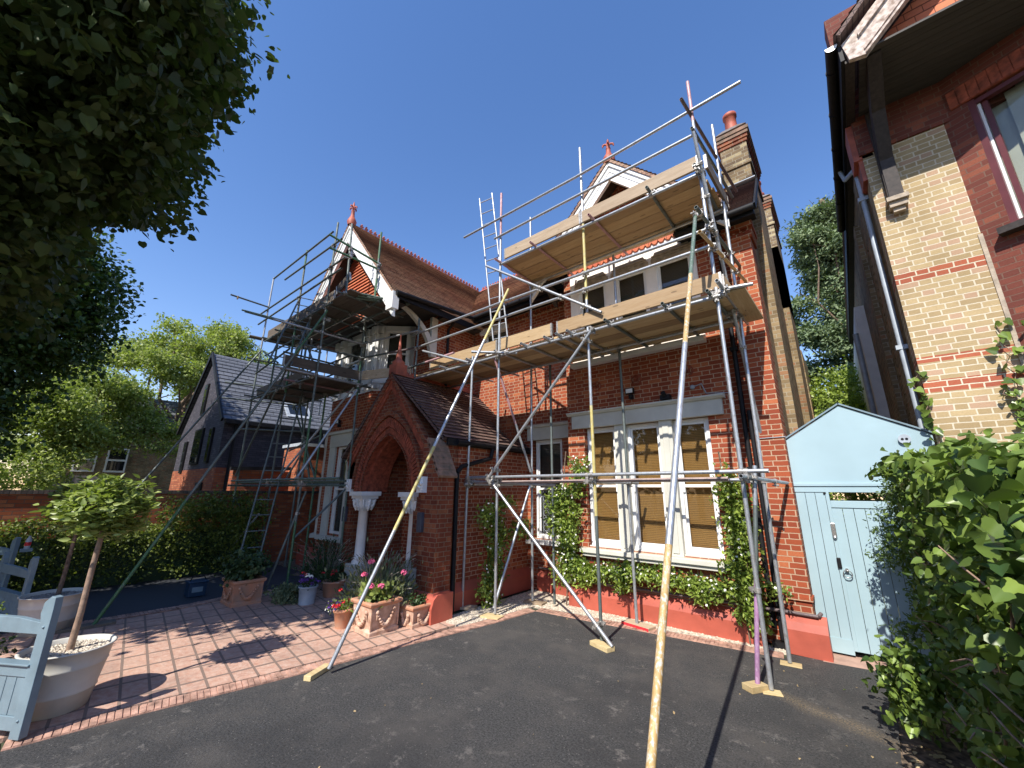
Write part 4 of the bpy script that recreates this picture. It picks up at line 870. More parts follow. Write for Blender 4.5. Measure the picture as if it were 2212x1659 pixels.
# sole pads: things of their own
def sole(x, y, a, L, w, h, label, m='sole'):
    o = obj('sole_board', MB().bar((x-math.cos(a)*L/2, y-math.sin(a)*L/2, h/2), (x+math.cos(a)*L/2, y+math.sin(a)*L/2, h/2), w, h), M[m], bevel=.004)
    setp(o, label, 'wood block', 'sole boards under the scaffold tubes'); return o
sole(-4.93, 2.58, -1.12, .34, .09, .05, 'raw timber sole block under the raker foot on the asphalt, nearest the paving')
sole(-2.88, 5.36, -.35, .33, .14, .055, 'raw timber sole block under two tubes in the middle of the asphalt')
sole(-4.85, 5.36, .15, .36, .20, .035, 'raw timber sole board at the inner corner of the asphalt and gravel')
sole(-1.12, 5.36, 1.0, .22, .13, .06, 'thick raw timber block under the purple tube')
sole(-.98, 5.40, .35, .18, .13, .012, 'thin pale sole plate beside the purple tube')
sole(-.91, 6.36, .1, .22, .15, .012, 'thin pale sole plate nearest the blue gate')
o_ = obj('sole_board', MB().bar((-3.08, 6.53, .026), (-2.62, 6.44, .026), .2, .048), [M['board_pale']], bevel=.004); setp(o_, 'pale sole board with red painted edge lying on the gravel under the window', 'wood block', 'sole boards under the scaffold tubes')
obj('painted_edge', MB().bar((-3.1, 6.425, .027), (-2.64, 6.335, .027), .006, .044), M['petal_red'], o_)
sole(-5.6, 5.42, .5, .5, .2, .04, 'old grey sole board on the gravel beside the porch downpipe', 'board_pale')
sole(-4.82, 6.5, .1, .4, .2, .04, 'pale sole board on the gravel in the recess corner', 'board_pale')
# ---------------------------------------------------------------- left scaffold
L = Scaffold('scaffold', 'dull grey and green tube scaffold with weathered decks around the left hand gable', (-10.5, 3.8, 0), 'galv_dk')
tb = L.tube
tb('standard', (-8.865, 3.8, .03), (-8.785, 3.8, 8.38), segs=[(.16, 'green'), (.3, 'galv_dk'), (.42, 'green'), (1, 'galv_dk')])
tb('standard', (-12.78, 3.8, .03), (-12.71, 3.8, 8.27), segs=[(.1, 'galv_dk'), (.36, 'greenish'), (.7, 'galv_dk'), (1, 'galv')])
tb('standard', (-10.42, 3.8, 4.3), (-10.455, 3.8, 8.29), segs=[(.45, 'green'), (.85, 'galv_dk'), (1, 'green')])
tb('standard', (-7.92, 3.8, 6.2), (-8.04, 3.8, 7.99), 'galv_dk')
tb('standard', (-7.8, 4.42, 6.2), (-7.8, 4.42, 8.0), segs=[(.3, 'green'), (.6, 'galv_dk'), (1, 'green')])
tb('standard', (-8.87, 4.84, 3.0), (-8.90, 4.84, 6.35), segs=[(.35, 'galv_dk'), (.62, 'green'), (1, 'galv_dk')])
tb('standard', (-8.87, 4.84, .05), (-8.87, 4.84, 3.0), 'greenish')
tb('standard', (-10.5, 4.83, .03), (-10.5, 4.83, 4.5), 'green'); tb('standard', (-12.65, 4.6, .03), (-12.62, 4.6, 6.9), 'galv_dk')
tb('standard', (-11.3, 4.6, 4.3), (-11.3, 4.6, 6.3), 'galv'); tb('standard', (-7.37, 5.37, 4.5), (-7.35, 5.37, 5.95)); tb('standard', (-9.45, 5.2, 4.4), (-9.5, 5.2, 6.6))
tb('standard', (-12.9, 5.8, 4.3), (-12.9, 5.8, 8.0), 'galv'); tb('standard', (-12.5, 7.4, 4.3), (-12.5, 7.4, 8.3), 'galv')
tb('guard_rail', (-12.85, 5.2, 7.3), (-12.4, 8.2, 7.4), 'galv'); tb('guard_rail', (-12.85, 5.2, 6.9), (-12.4, 8.2, 7.0), 'galv')
# foot lift
for dy, dz in ((.05, 0), (-.06, .05), (1.0, 0)): tb('ledger', (-12.99, 3.8+dy, 2.15+dz), (-7.15 if dy < .9 else -9.2, 3.8+dy, 2.14+dz), 'greenish')
for x in (-12.75, -10.5, -8.83): tb('transom', (x, 3.6, 2.08), (x, 5.0, 2.08), 'greenish')
# upper rails front
tb('guard_rail', (-12.57, 3.76, 8.17), (-8.9, 3.76, 8.15)); tb('guard_rail', (-11.62, 3.76, 7.8), (-8.38, 3.76, 7.72)); tb('guard_rail', (-13.19, 3.76, 7.18), (-7.92, 3.76, 7.11)); tb('guard_rail', (-13.22, 3.76, 6.85), (-8.2, 3.76, 6.87))
# east side rails
tb('guard_rail', (-8.0, 3.3, 7.42), (-7.72, 4.45, 7.1), 'green'); tb('guard_rail', (-7.86, 3.3, 7.02), (-7.78, 4.45, 7.0), 'green')
tb('guard_rail', (-12.7, 2.81, 7.30), (-12.7, 3.85, 7.28), 'galv_dk'); L.board('plank_end', (-12.69, 2.97, 7.27), (-12.69, 3.0, 7.27), .07, .09, 'board_y')
tb('guard_rail', (-12.7, 3.14, 6.95), (-12.6, 5.0, 7.0), 'greenish'); tb('transom', (-12.6, 4.6, 7.2), (-9.8, 4.6, 6.9))
# upper deck: boards along x in front of the gable
tb('ledger', (-12.45, 3.78, 6.12), (-8.5, 3.78, 6.11)); tb('ledger', (-12.4, 4.42, 6.12), (-7.6, 4.42, 6.12))
for x in (-12.3, -11.4, -10.4, -9.5, -8.8, -8.0): tb('transom', (x, 3.65, 6.17), (x, 5.35, 6.17))
for i in range(3): L.board('scaffold_board', (-12.45, 3.92+i*.231, 6.215), (-7.75, 3.92+i*.231, 6.215), .225, .036, 'board_old')
L.board('toe_board', (-12.42, 3.83, 6.34), (-8.5, 3.83, 6.34), .036, .22, 'board_old'); L.board('toe_board', (-8.45, 3.84, 6.42), (-7.9, 3.84, 6.60), .036, .22, 'board_old')
for i in range(4): L.board('scaffold_board', (-8.65+i*.235, 4.50, 6.215), (-8.65+i*.235, 5.35, 6.215), .225, .036, 'board_old_y')
for y in (4.62, 4.9): tb('ledger', (-12.2, y+.2, 6.14), (-7.6, y+.2, 6.14))
L.board('scaffold_board', (-12.9, 3.5, 6.30), (-12.5, 5.0, 6.25), .225, .036, 'board_old_y'); L.board('scaffold_board', (-12.3, 4.66, 6.215), (-9.0, 4.66, 6.215), .225, .036, 'board_old')
for k in range(3): tb('spare_tube', (-7.95+.08*k, 4.05, 6.16+.03*k), (-7.35+.05*k, 5.0, 6.16), 'greenish', mark=False)
# lower deck
tb('ledger', (-12.7, 3.76, 4.42), (-9.0, 3.76, 4.42)); tb('ledger', (-12.7, 4.9, 4.42), (-8.6, 4.9, 4.42))
for x in (-12.4, -11.5, -10.6, -9.8, -8.95): tb('transom', (x, 3.5, 4.46), (x+.02, 5.2, 4.46), 'pink' if x == -9.8 else None)
for i in range(5): L.board('scaffold_board', (-12.5, 3.95+i*.232, 4.505), (-8.98, 3.95+i*.232, 4.505), .225, .036, 'board_old')
L.board('toe_board', (-12.5, 3.83, 4.62), (-9.55, 3.83, 4.62), .036, .2, 'board_old')
L.board('toe_board', (-8.90, 3.10, 4.66), (-8.86, 4.84, 4.68), .036, .225, 'board_old_y'); L.board('toe_board', (-8.8, 4.86, 4.68), (-7.45, 5.3, 4.66), .036, .225, 'board_pale')
tb('transom', (-8.87, 2.95, 4.46), (-8.87, 4.9, 4.46), 'galv'); L.board('scaffold_board', (-9.02, 3.15, 4.505), (-9.02, 3.83, 4.505), .225, .036, 'board_old_y')
tb('guard_rail', (-8.87, 2.25, 5.45), (-8.87, 4.85, 5.50), segs=[(.2, 'greenish'), (1, 'galv')]); tb('guard_rail', (-8.87, 3.35, 5.08), (-8.87, 4.88, 5.15), 'galv_dk')
tb('guard_rail', (-8.9, 4.80, 5.5), (-7.3, 5.34, 5.62), 'galv'); tb('guard_rail', (-8.9, 4.80, 5.12), (-7.3, 5.34, 5.20), segs=[(.5, 'galv_dk'), (1, 'rusty')])
tb('guard_rail', (-12.65, 3.76, 5.18), (-10.5, 3.76, 5.44)); tb('guard_rail', (-12.7, 4.95, 5.4), (-9.5, 4.95, 5.4)); tb('guard_rail', (-13.2, 3.2, 4.9), (-12.5, 5.2, 4.9)); tb('guard_rail', (-13.2, 3.2, 4.45), (-12.5, 5.2, 4.45))
# braces
tb('brace', (-12.76, 3.74, 2.33), (-10.13, 3.74, 5.2)); tb('brace', (-13.09, 3.72, 6.16), (-11.0, 3.72, 5.16), 'greenish'); tb('brace', (-12.3, 4.86, 2.3), (-11.32, 4.86, 3.15), 'galv'); tb('brace', (-8.82, 3.7, 2.25), (-8.80, 4.78, 4.3), 'galv')
tb('brace', (-8.8, 3.9, 1.95), (-9.03, 3.47, .05), 'galv_dk'); tb('brace', (-8.87, 4.8, 2.0), (-9.0, 3.85, 1.0), 'galv_dk'); tb('brace', (-12.69, 3.62, .05), (-12.0, 4.2, 1.37), 'galv'); tb('brace', (-12.8, 3.78, 1.85), (-12.6, 4.75, .1), 'greenish')
tb('brace', (-10.5, 4.86, 2.2), (-12.5, 4.86, 4.4), 'greenish'); tb('brace', (-10.4, 3.9, 2.2), (-9.0, 4.8, 4.4), 'galv')
tb('raker', (-9.0, 1.165, .03), (-8.585, 3.74, 5.93), segs=[(.3, 'green'), (.8, 'galv_dk'), (1, 'green')]); tb('raker', (-12.91, .85, .03), (-12.51, 3.74, 5.83), segs=[(.2, 'green'), (1, 'galv_dk')])
tb('standard', (-11.6, 4.86, .05), (-11.6, 4.86, 4.5)); tb('standard', (-9.75, 3.86, 4.3), (-9.75, 3.86, 6.25)); tb('standard', (-11.55, 3.82, 4.3), (-11.55, 3.82, 6.3), 'greenish'); tb('standard', (-12.65, 4.9, 4.3), (-12.65, 4.9, 6.3))
tb('brace', (-12.45, 4.88, 3.06), (-10.6, 4.88, 3.36)); tb('brace', (-12.2, 4.9, 4.4), (-10.9, 4.9, 2.15), 'greenish'); tb('brace', (-9.0, 3.9, 4.5), (-10.4, 3.9, 6.1)); tb('guard_rail', (-12.6, 4.95, 5.0), (-9.4, 4.95, 5.05)); tb('ledger', (-12.6, 3.9, 5.75), (-8.8, 3.9, 5.8)); tb('transom', (-10.4, 3.6, 5.3), (-10.4, 5.1, 5.3)); tb('transom', (-12.7, 3.5, 5.6), (-12.7, 5.1, 5.6)); tb('ledger', (-12.9, 3.7, 3.6), (-12.0, 5.0, 3.6))
L.couple(98)
sole(-9.05, 1.1, 1.5, .62, .2, .04, 'old grey sole board under the green raker on the paving', 'board_old')
sole(-12.72, 3.72, 1.3, .5, .22, .05, 'sole board by the hedge under the green corner tube', 'board_pale')
sole(-8.87, 3.8, 1.35, .5, .2, .04, 'old sole board behind the trailing plant', 'board_old'); sole(-10.45, 4.85, .6, .5, .2, .04, 'old sole board on the soil below the ground floor bay', 'board_old')
# ---------------------------------------------------------------- ladders
def ladder(bl, br, tl, tr, label, n, mat='galv'):
    """stiles from bl/br to tl/tr"""
    bl, br, tl, tr = map(Vector, (bl, br, tl, tr)); t = thing('ladder', label, 'ladder', tuple((bl+br)/2), 'access ladders')
    for a, b in ((bl, tl), (br, tr)): obj('stile', MB().tube(a, b, .019, 10), M[mat], t)
    for i in range(n):
        k = (i+.6)/n; obj('rung', MB().tube(bl.lerp(tl, k), br.lerp(tr, k), .0125, 8), M[mat], t)
def lad(base, top, w, direction, label, n, mat='galv'):
    b, tp = Vector(base), Vector(top); d = Vector(direction).normalized()*w/2; ladder(b-d, b+d, tp-d, tp+d, label, n, mat)
lad((-9.42, 3.18, .03), (-10.62, 4.15, 5.0), .36, (.15, .9, 0), 'lower grey ladder leaning from the paving to the lower deck of the left scaffold', 16, 'galv_dk')
lad((-8.9, 3.05, 4.55), (-10.45, 4.05, 7.0), .42, (.3, .9, 0), 'short ladder between the two decks of the left scaffold', 8, 'galv_dk')
lad((-5.2, 5.95, 4.6), (-5.62, 5.75, 8.75), .36, (1, .15, 0), 'tall narrow ladder rising past the left end of the upper plank deck', 13)
# ---------------------------------------------------------------- side gate
g = thing('side_gate', 'pale blue boarded gate with gabled panel between the two houses', 'gate', (0, 7.12, 0))
G_ = lambda n, mb, m, **k: obj(n, mb, M[m] if isinstance(m, str) else m, g, **k)
gy = 7.12
G_('gable_panel', MB().prism([(-.65, 2.11), (.86, 2.11), (.86, 2.70), (.02, 3.17), (-.65, 2.74)], 'y', gy, gy+.05), 'blue')
G_('capping', MB().bar((-.67, gy+.02, 2.755), (.025, gy+.02, 3.20), .09, .02).bar((.015, gy+.02, 3.20), (.88, gy+.02, 2.715), .09, .02), 'bluegrey')
G_('rail', MB().box(-.65, .86, gy-.025, gy-.001, 2.08, 2.12).box(-.65, .86, gy-.01, gy+.05, 2.0, 2.08).box(-.31, -.27, gy-.012, gy+.05, .08, 2.0), 'blue', bevel=.003)
mb = MB()
for i in range(3): mb.box(-.645+i*.112, -.645+(i+1)*.112-.006, gy, gy+.04, .2 if i else .2, 2.0)
mb.box(-.645, -.31, gy-.006, gy+.034, .03, .2); G_('side_panel', mb, 'blue')
mb = MB()
for i in range(8): mb.box(-.27+i*.115, -.27+(i+1)*.115-.006, gy, gy+.04, .08, 1.82)
G_('gate_door', mb, 'blue'); G_('door_rail', MB().box(-.27, .66, gy-.012, gy+.05, 1.8, 1.89), 'blue', bevel=.004)
G_('post', MB().box(.66, .88, gy-.01, gy+.05, 0, 2.0), 'blue')
G_('letter_plate', MB().box(-.315, -.265, gy-.03, gy-.012, 1.42, 1.6).sphere((-.29, gy-.03, 1.42), .022, 8, 5), 'chrome', bevel=.008)
G_('lock', MB().box(-.32, -.275, gy-.035, gy-.012, 1.04, 1.17), 'black', bevel=.01); G_('ring_handle', MB().ellring((-.23, gy-.04, .98), .045, .006, 'y', 24, 6).tube((-.23, gy, 1.03), (-.23, gy-.045, 1.03), .02, 10), 'chrome')
G_('vent', MB().tube((.60, gy, 2.66), (.60, gy-.04, 2.66), .06, 16).tube((.58, gy-.041, 2.66), (.58, gy-.045, 2.66), .015, 8, mi=1).tube((.62, gy-.041, 2.66), (.62, gy-.045, 2.66), .015, 8, mi=1), [M['zinc'], M['black']])
G_('slot_cover', MB().box(-.33, -.30, gy-.02, gy, 1.98, 2.0), 'black')
# ---------------------------------------------------------------- neighbour house on the right
n = thing('neighbour_house', 'yellow stock brick house with red bands and dark gable eaves beside the blue gate', 'house', (1.5, 7, 0))
N_ = lambda nm, mb, m, **k: obj(nm, mb, M[m] if isinstance(m, str) else m, n, **k)
N_('front_wall', MB().box(.88, 1.72, 7.0, 7.3, 0, 6.8), 'brick_yel')
N_('side_wall', MB().box(.88, 1.1, 7.3, 19, 0, 7.3).box(.80, .88, 7.6, 8.0, 0, 6.9).box(.80, .88, 9.2, 9.6, 0, 6.9), 'brick_side')
mb = MB()
for i in range(80): mb.box(.84, .878, 8.1, 8.6, .1+i*.075, .1+i*.075+.05) if i % 2 else None
N_('toothed_brickwork', mb, 'brick_side')
N_('upper_wall', MB().box(.85, 4.5, 6.97, 7.3, 6.8, 9.5), 'brick_glaze')
N_('back_extension', MB().box(.70, 1.6, 12.0, 18, 0, 6.3), 'render'); N_('soil_pipe', MB().path([(.62, 11.9, 0), (.62, 11.9, 5.6)], .055).path([(.62, 11.9, 3.3), (.9, 11.4, 3.4)], .05).tube((.62, 11.9, 3.1), (.62, 11.9, 3.25), .075), 'zinc')
# canted bay, red brick with window
a, b = Vector((1.72, 7.0, 0)), Vector((1.72+1.5*.9, 7.0-1.5*.44, 0)); d = (b-a).normalized(); nr = Vector((-d.y, d.x, 0)); Lb = (b-a).length
mb = MB(); hole = [(.24, 1.15, 5.05, 6.92)]
def put(u0, u1, q0, q1):
    vs_ = [a+d*u+nr*v+Vector((0, 0, z)) for z in (q0, q1) for u, v in ((u0, 0), (u1, 0), (u1, .22), (u0, .22))]
    mb.add(vs_, [(0, 3, 2, 1), (4, 5, 6, 7), (0, 1, 5, 4), (1, 2, 6, 5), (2, 3, 7, 6), (3, 0, 4, 7)])
wall_holes(mb, 0, Lb, 0, 7.6, hole, put); N_('bay_wall', mb, 'brick_glaze')
mb = MB(); P = lambda u, v, z: a+d*u+nr*v+Vector((0, 0, z))
N_('string_course', MB().bar(P(0, -.012, 3.36), P(Lb, -.012, 3.36), .03, .07), 'rubbed')
mb.bar(P(.1, -.006, 7.05), P(1.4, -.006, 7.05), .02, .26)
for i in range(13): mb.bar(P(.14+i*.095, -.012, 6.93), P(.14+i*.095, -.012, 7.18), .085, .03, up=tuple(nr))
N_('window_arch', mb, 'rubbed')
N_('render_corner', MB().box(1.69, 1.73, 6.985, 7.01, 2.3, 5.1), 'bare')
mb = MB()
for u in (.27, 1.12): mb.bar(P(u, .06, 5.05), P(u, .06, 6.92), .06, .1, up=tuple(nr))
for z in (5.09, 6.88): mb.bar(P(.25, .07, z), P(1.14, .07, z), .08, .06)
for u in (.36, 1.03): mb.bar(P(u, .10, 5.05), P(u, .10, 6.92), .05, .05, up=tuple(nr))
w = N_('window', mb, plain('maroon_window_paint', (.12, .025, .025), .4, var=.1))
obj('pane', MB().bar(P(.3, .12, 5.98), P(1.1, .12, 5.98), .004, 1.8), M['clear'], w); obj('curtain', MB().bar(P(.5, .2, 5.98), P(1.1, .2, 5.98), .01, 1.8).bar(P(.1, .26, 5.98), P(1.4, .26, 5.98), .01, 2.1), M['greypaint'], w)
obj('inner_frame', MB().bar(P(.31, .09, 5.1), P(.31, .09, 6.86), .03, .04, up=tuple(nr)), M['white'], w)
N_('window_sill', MB().bar(P(.15, -.05, 5.0), P(1.25, -.05, 5.0), .16, .08), 'darkwood')
# gable overhang: wall of hung tiles, soffit, bargeboard, roof
ez, ap = 7.55, (4.6, 11.3)
sl = (ap[1]-ez)/(ap[0]-.78)
mb = MB(); 
for i in range(12):
    y0 = 5.80+i*.1; mb.add([(.95, y0, 7.45), (4.8, y0, 7.45), (4.8, y0+.094, 7.45), (.95, y0+.094, 7.45), (.95, y0, 7.48), (4.8, y0, 7.48), (4.8, y0+.094, 7.48), (.95, y0+.094, 7.48)], [(0, 3, 2, 1), (0, 1, 5, 4), (2, 3, 7, 6)])
N_('soffit_boards', mb, 'soffit')
N_('gable_wall', MB().prism([(1.05, 7.5), (6, 7.5), (6, 11), (ap[0], 11), (1.2, 7.7)], 'y', 6.05, 6.2), 'tile_or')
mb = MB(); w_ = .36
P4 = lambda k0, k1, y0, y1: mb.prism([(.86, 7.40), (1.02, 7.33), (ap[0], ap[1]-.42*1.0), (ap[0], ap[1]-.06), (.80, 7.84-.12)] if k0 is None else [(.95, 7.36+.04+k0), (ap[0], ap[1]-.42+k0), (ap[0], ap[1]-.42+k1), (.95, 7.40+k1)], 'y', y0, y1)
mb.prism([(.84, 7.38), (1.00, 7.34), (1.50, 7.86), (ap[0], 7.86+(ap[0]-1.5)*1.06), (ap[0], 8.22+(ap[0]-1.5)*1.06), (1.32, 8.16), (.98, 7.82), (.80, 7.66)], 'y', 5.74, 5.80)
for o0, o1, yy in ((.0, .03, 5.71), (.07, .10, 5.72), (.30, .35, 5.70)):
    mb.prism([(1.00-.1*o0, 7.34+o0), (1.50-.1*o0, 7.86+o0), (ap[0], 7.86+(ap[0]-1.5)*1.06+o0), (ap[0], 7.86+(ap[0]-1.5)*1.06+o1), (1.50-.1*o1, 7.86+o1), (1.00-.1*o1, 7.34+o1)], 'y', yy, 5.74)
N_('bargeboard', mb, 'peel')
mb = MB(); roof(mb, (.76, 5.62, 7.74), (.76, 19, 7.74), (ap[0], 19, 7.72+(ap[0]-.7)*1.1), (ap[0], 5.62, 7.72+(ap[0]-.7)*1.1), 40); N_('roof', mb, 'tile_dk')
mb = MB(); n8 = 10
def gut(y0, y1, z0, z1):
    ring = lambda y, z: [(.70+.065*math.cos(math.pi+math.pi*i/n8), y, z+.075*math.sin(math.pi+math.pi*i/n8)) for i in range(n8+1)]
    q = ring(y0, z0)+ring(y1, z1); mb.add(q, [(i, i+1, n8+2+i, n8+1+i) for i in range(n8)], 0, True); mb.add(q[:n8+1], [tuple(range(n8+1))], 1)
gut(5.72, 10.4, 7.70, 7.55)
for y in (6.1, 6.9, 7.7, 8.5, 9.3): mb.tube((.70, y, 7.69-(y-5.7)*.032), (.70, y+.03, 7.69-(y-5.7)*.032), .074, 14)
mb.box(.76, .80, 5.75, 19, 7.42, 7.66)
N_('gutter', mb, [M['black'], M['white']])
N_('eaves_soffit', MB().box(.80, .9, 5.8, 19, 7.40, 7.44), 'darkwood')
N_('downpipe', MB().path([(.72, 8.3, 7.55), (.76, 8.3, 7.35), (.81, 7.42, 6.9), (.82, 7.40, 6.7), (.82, 7.40, .2)], .034, 12).box(.76, .88, 7.36, 7.44, 3.9, 3.96).box(.76, .88, 7.36, 7.44, 6.3, 6.36), 'zinc')
N_('brick_corbel', MB().box(.78, 1.0, 7.0, 7.4, 6.75, 7.38).box(.83, .95, 7.02, 7.4, 6.4, 6.75), 'terra')
# timber bracket on stone corbel
N_('timber_bracket', MB().prism([(7.0, 5.92), (6.86, 5.92), (6.84, 6.5), (6.5, 7.05), (5.9, 7.42), (5.9, 7.5), (6.3, 7.5), (6.8, 7.0), (7.0, 6.6)], 'x', 1.02, 1.16).box(1.01, 1.17, 6.88, 7.0, 5.86, 7.4), 'darkwood')
N_('stone_corbel', MB().box(.98, 1.2, 6.82, 7.0, 5.84, 5.9).box(1.0, 1.18, 6.86, 7.0, 5.76, 5.84).box(1.03, 1.15, 6.9, 7.0, 5.7, 5.76), 'bare')
# ---------------------------------------------------------------- pots
def scatter(rng, n, c, r): return np.array(c)+rng.normal(size=(n, 3))*np.array(r)
def bush(name, parent, c, r, n, size, kind, mat, seed=0, up=.6, shell=.3, clump=5, cr_=.05):
    return crown(name, [(*c, *r)], n, size, kind, M[mat], parent, seed, clump, cr_, shell, up)
def round_pot(name, label, c, rt, rb, h, m, group=None, stones='gravel', rings=True):
    t = thing(name, label, 'plant pot', (*c, 0), group)
    prof = [(rb*.9, 0), (rb, .01), (rb+(rt-rb)*.32, h*.30), (rb+(rt-rb)*.33+.006, h*.31), (rb+(rt-rb)*.34, h*.33), (rb+(rt-rb)*.72, h*.70), (rb+(rt-rb)*.72+.007, h*.72), (rb+(rt-rb)*.74, h*.74), (rt*.985, h*.97), (rt+.012, h*.985), (rt+.014, h), (rt-.005, h+.004), (rt-.02, h-.005), (rt-.03, h-.1)]
    obj('pot_body', MB().lathe((*c, 0), prof, 48), M[m], t)
    obj('soil_disc', MB().lathe((*c, h-.05), [(rt-.02, 0), (.001, .003)], 32), M[stones], t)
    if rings: pebbles('pebble_mulch', lambda x, y: (x-c[0])**2+(y-c[1])**2 < (rt-.035)**2, (c[0]-rt, c[0]+rt, c[1]-rt, c[1]+rt), 1500, .011, M[stones], 5, h-.045, kind='stuff', parent=t)
    return t
p1 = round_pot('round_planter', 'big cream glazed round pot of pale pebbles at the paving corner nearest the gate', (-6.06, .65), .325, .225, .525, 'pot', 'cream round pots')
p2 = round_pot('round_planter', 'big cream round pot with dark pebbles behind the nearer cream pot', (-9.25, .70), .345, .26, .50, 'pot', 'cream round pots', 'gravel_dk')
def standard_tree(label, c, z0, z1, cz, r, n, seed, stem='stem', sz=.085):
    t = thing('standard_tree', label, 'small tree', (*c, z0), 'lollipop trees in cream pots')
    obj('trunk', MB().path([(c[0], c[1], z0-.05), (c[0]+.015, c[1]+.01, z0+.3), (c[0]-.005, c[1]+.012, z0+.65), (c[0]+.02, c[1]+.02, z1)], [.03, .026, .024, .022], 12), M[stem], t)
    mb = MB(); rg = random.Random(seed)
    for _ in range(26):
        a = rg.uniform(0, 6.28); e = rg.uniform(-.1, 1.2); q = Vector((c[0]+.02+math.cos(a)*math.cos(e)*r[0]*.8, c[1]+.02+math.sin(a)*math.cos(e)*r[1]*.8, cz+math.sin(e)*r[2]*.7)); m_ = Vector((c[0]+.02, c[1]+.02, z1)).lerp(q, .5)+Vector((0, 0, .03)); mb.path([Vector((c[0]+.02, c[1]+.02, z1-.03)), m_, q], [.012, .008, .004], 6)
    obj('branches', mb, M[stem], t)
    rng = np.random.default_rng(seed); nc = n//8; u = rand_unit(rng, nc); rad = (.35+.65*rng.random(nc)**.6)*(1+.18*rng.normal(size=nc)); C_ = np.array([c[0]+.02, c[1]+.02, cz])+u*np.array(r)*rad[:, None]
    P_ = np.repeat(C_, 8, 0); ang = rng.random(len(P_))*6.283; ax = np.repeat(u*.6+np.array([0, 0, .7])+rng.normal(size=(nc, 3))*.35, 8, 0)
    dr = np.stack([np.cos(ang), np.sin(ang), np.zeros(len(P_))], 1)+ax*(.2+.9*rng.random(len(P_)))[:, None]; P_ = P_+rng.normal(size=P_.shape)*.03
    leaves('crown', P_, dr, ax, sz*(.7+.5*rng.random(len(P_))), 'lance', M['topiary'], t, rng); return t
standard_tree('lollipop tree with bright whorled leaves in the nearer cream pot', (-6.08, .66), .5, 1.62, 1.80, (.31, .34, .27), 2600, 1, sz=.082)
standard_tree('lollipop tree in the shaded cream pot further back', (-9.35, .74), .48, 1.5, 1.75, (.42, .42, .33), 1800, 2, 'bark', .10)
def box_planter(label, x0, x1, y0, y1, h, m, garland=True):
    t = thing('trough_planter', label, 'planter', ((x0+x1)/2, (y0+y1)/2, 0), 'terracotta box planters')
    def ring(d, z): return [(x0-d, y0-d, z), (x1+d, y0-d, z), (x1+d, y1+d, z), (x0-d, y1+d, z)]
    mb = MB(); lv = [(.03, 0), (.03, .05), (.012, .07), (0, .075), (.03, h-.07), (.03, h-.065), (.055, h-.05), (.06, h-.02), (.05, h), (.0, h), (.0, h-.05)]
    for d, z in lv: mb.v += ring(d, z)
    for k in range(len(lv)-1):
        for i in range(4): mb.f.append((k*4+i, k*4+(i+1) % 4, k*4+4+(i+1) % 4, k*4+4+i)); mb.mi.append(1 if k > 4 else 0); mb.sm.append(False)
    obj('planter_body', mb, [M[m], M['tpot']], t, bevel=.005); obj('soil_fill', MB().box(x0, x1, y0, y1, h-.08, h-.045), M['soil'], t)
    def swag(a, b, nrm):
        a, b, nrm = Vector(a), Vector(b), Vector(nrm); mb = MB(); pts = [a.lerp(b, i/12)+Vector((0, 0, -.42*h*math.sin(math.pi*i/12)))+nrm*(.018+.005*i*0) for i in range(13)]
        for i, p in enumerate(pts): mb.sphere(p, .018+.014*math.sin(math.pi*i/12), 7, 5)
        for e in (a, b): mb.sphere(e+nrm*.02, .03, 8, 5); mb.path([e+nrm*.015, e+nrm*.015-Vector((0, 0, .10))], [.018, .006], 6)
        return mb
    if garland:
        k = .02; obj('garland', swag((x1+k, y0+.07, h-.13), (x1+k, y1-.07, h-.13), (1, 0, 0)), M[m], t); obj('garland', swag((x0+.07, y0-k, h-.13), (x1-.07, y0-k, h-.13), (0, -1, 0)), M[m], t)
        for x, y in ((x1+.012, y0-.012), (x1+.012, y1+.012), (x0-.012, y0-.012)): obj('corner_moulding', MB().bar((x, y, .07), (x+.012, y, h-.06), .02, .02), M[m], t)
    return t
box_planter('limewashed terracotta box planter with swag relief holding the pink geraniums', -5.98, -5.55, 3.60, 4.02, .43, 'tpot_pale')
box_planter('small terracotta box planter against the porch buttress', -5.68, -5.38, 4.20, 4.55, .30, 'tpot_pale')
box_planter('brown terracotta box planter with the dark hydrangea below the ladder', -9.13, -8.63, 2.83, 3.25, .42, 'tpot')
def flower_heads(name, parent, cs, r, m, n=26, seed=0):
    for i, c in enumerate(cs):
        rg = random.Random(seed+i); mb = MB()
        for _ in range(n):
            d = Vector((rg.gauss(0, 1), rg.gauss(0, 1), abs(rg.gauss(0, 1))*.8-.1)).normalized(); a = Vector((rg.gauss(0, 1), rg.gauss(0, 1), rg.gauss(0, 1))).cross(d).normalized(); b = a.cross(d); p = Vector(c)+d*r*rg.uniform(.7, 1); s = r*.36
            mb.add([p+a*s+d*s*.2, p+b*s, p-a*s+d*s*.2, p-b*s, p-d*s*.4], [(0, 1, 4), (1, 2, 4), (2, 3, 4), (3, 0, 4)])
        obj(name, mb, M[m], parent)
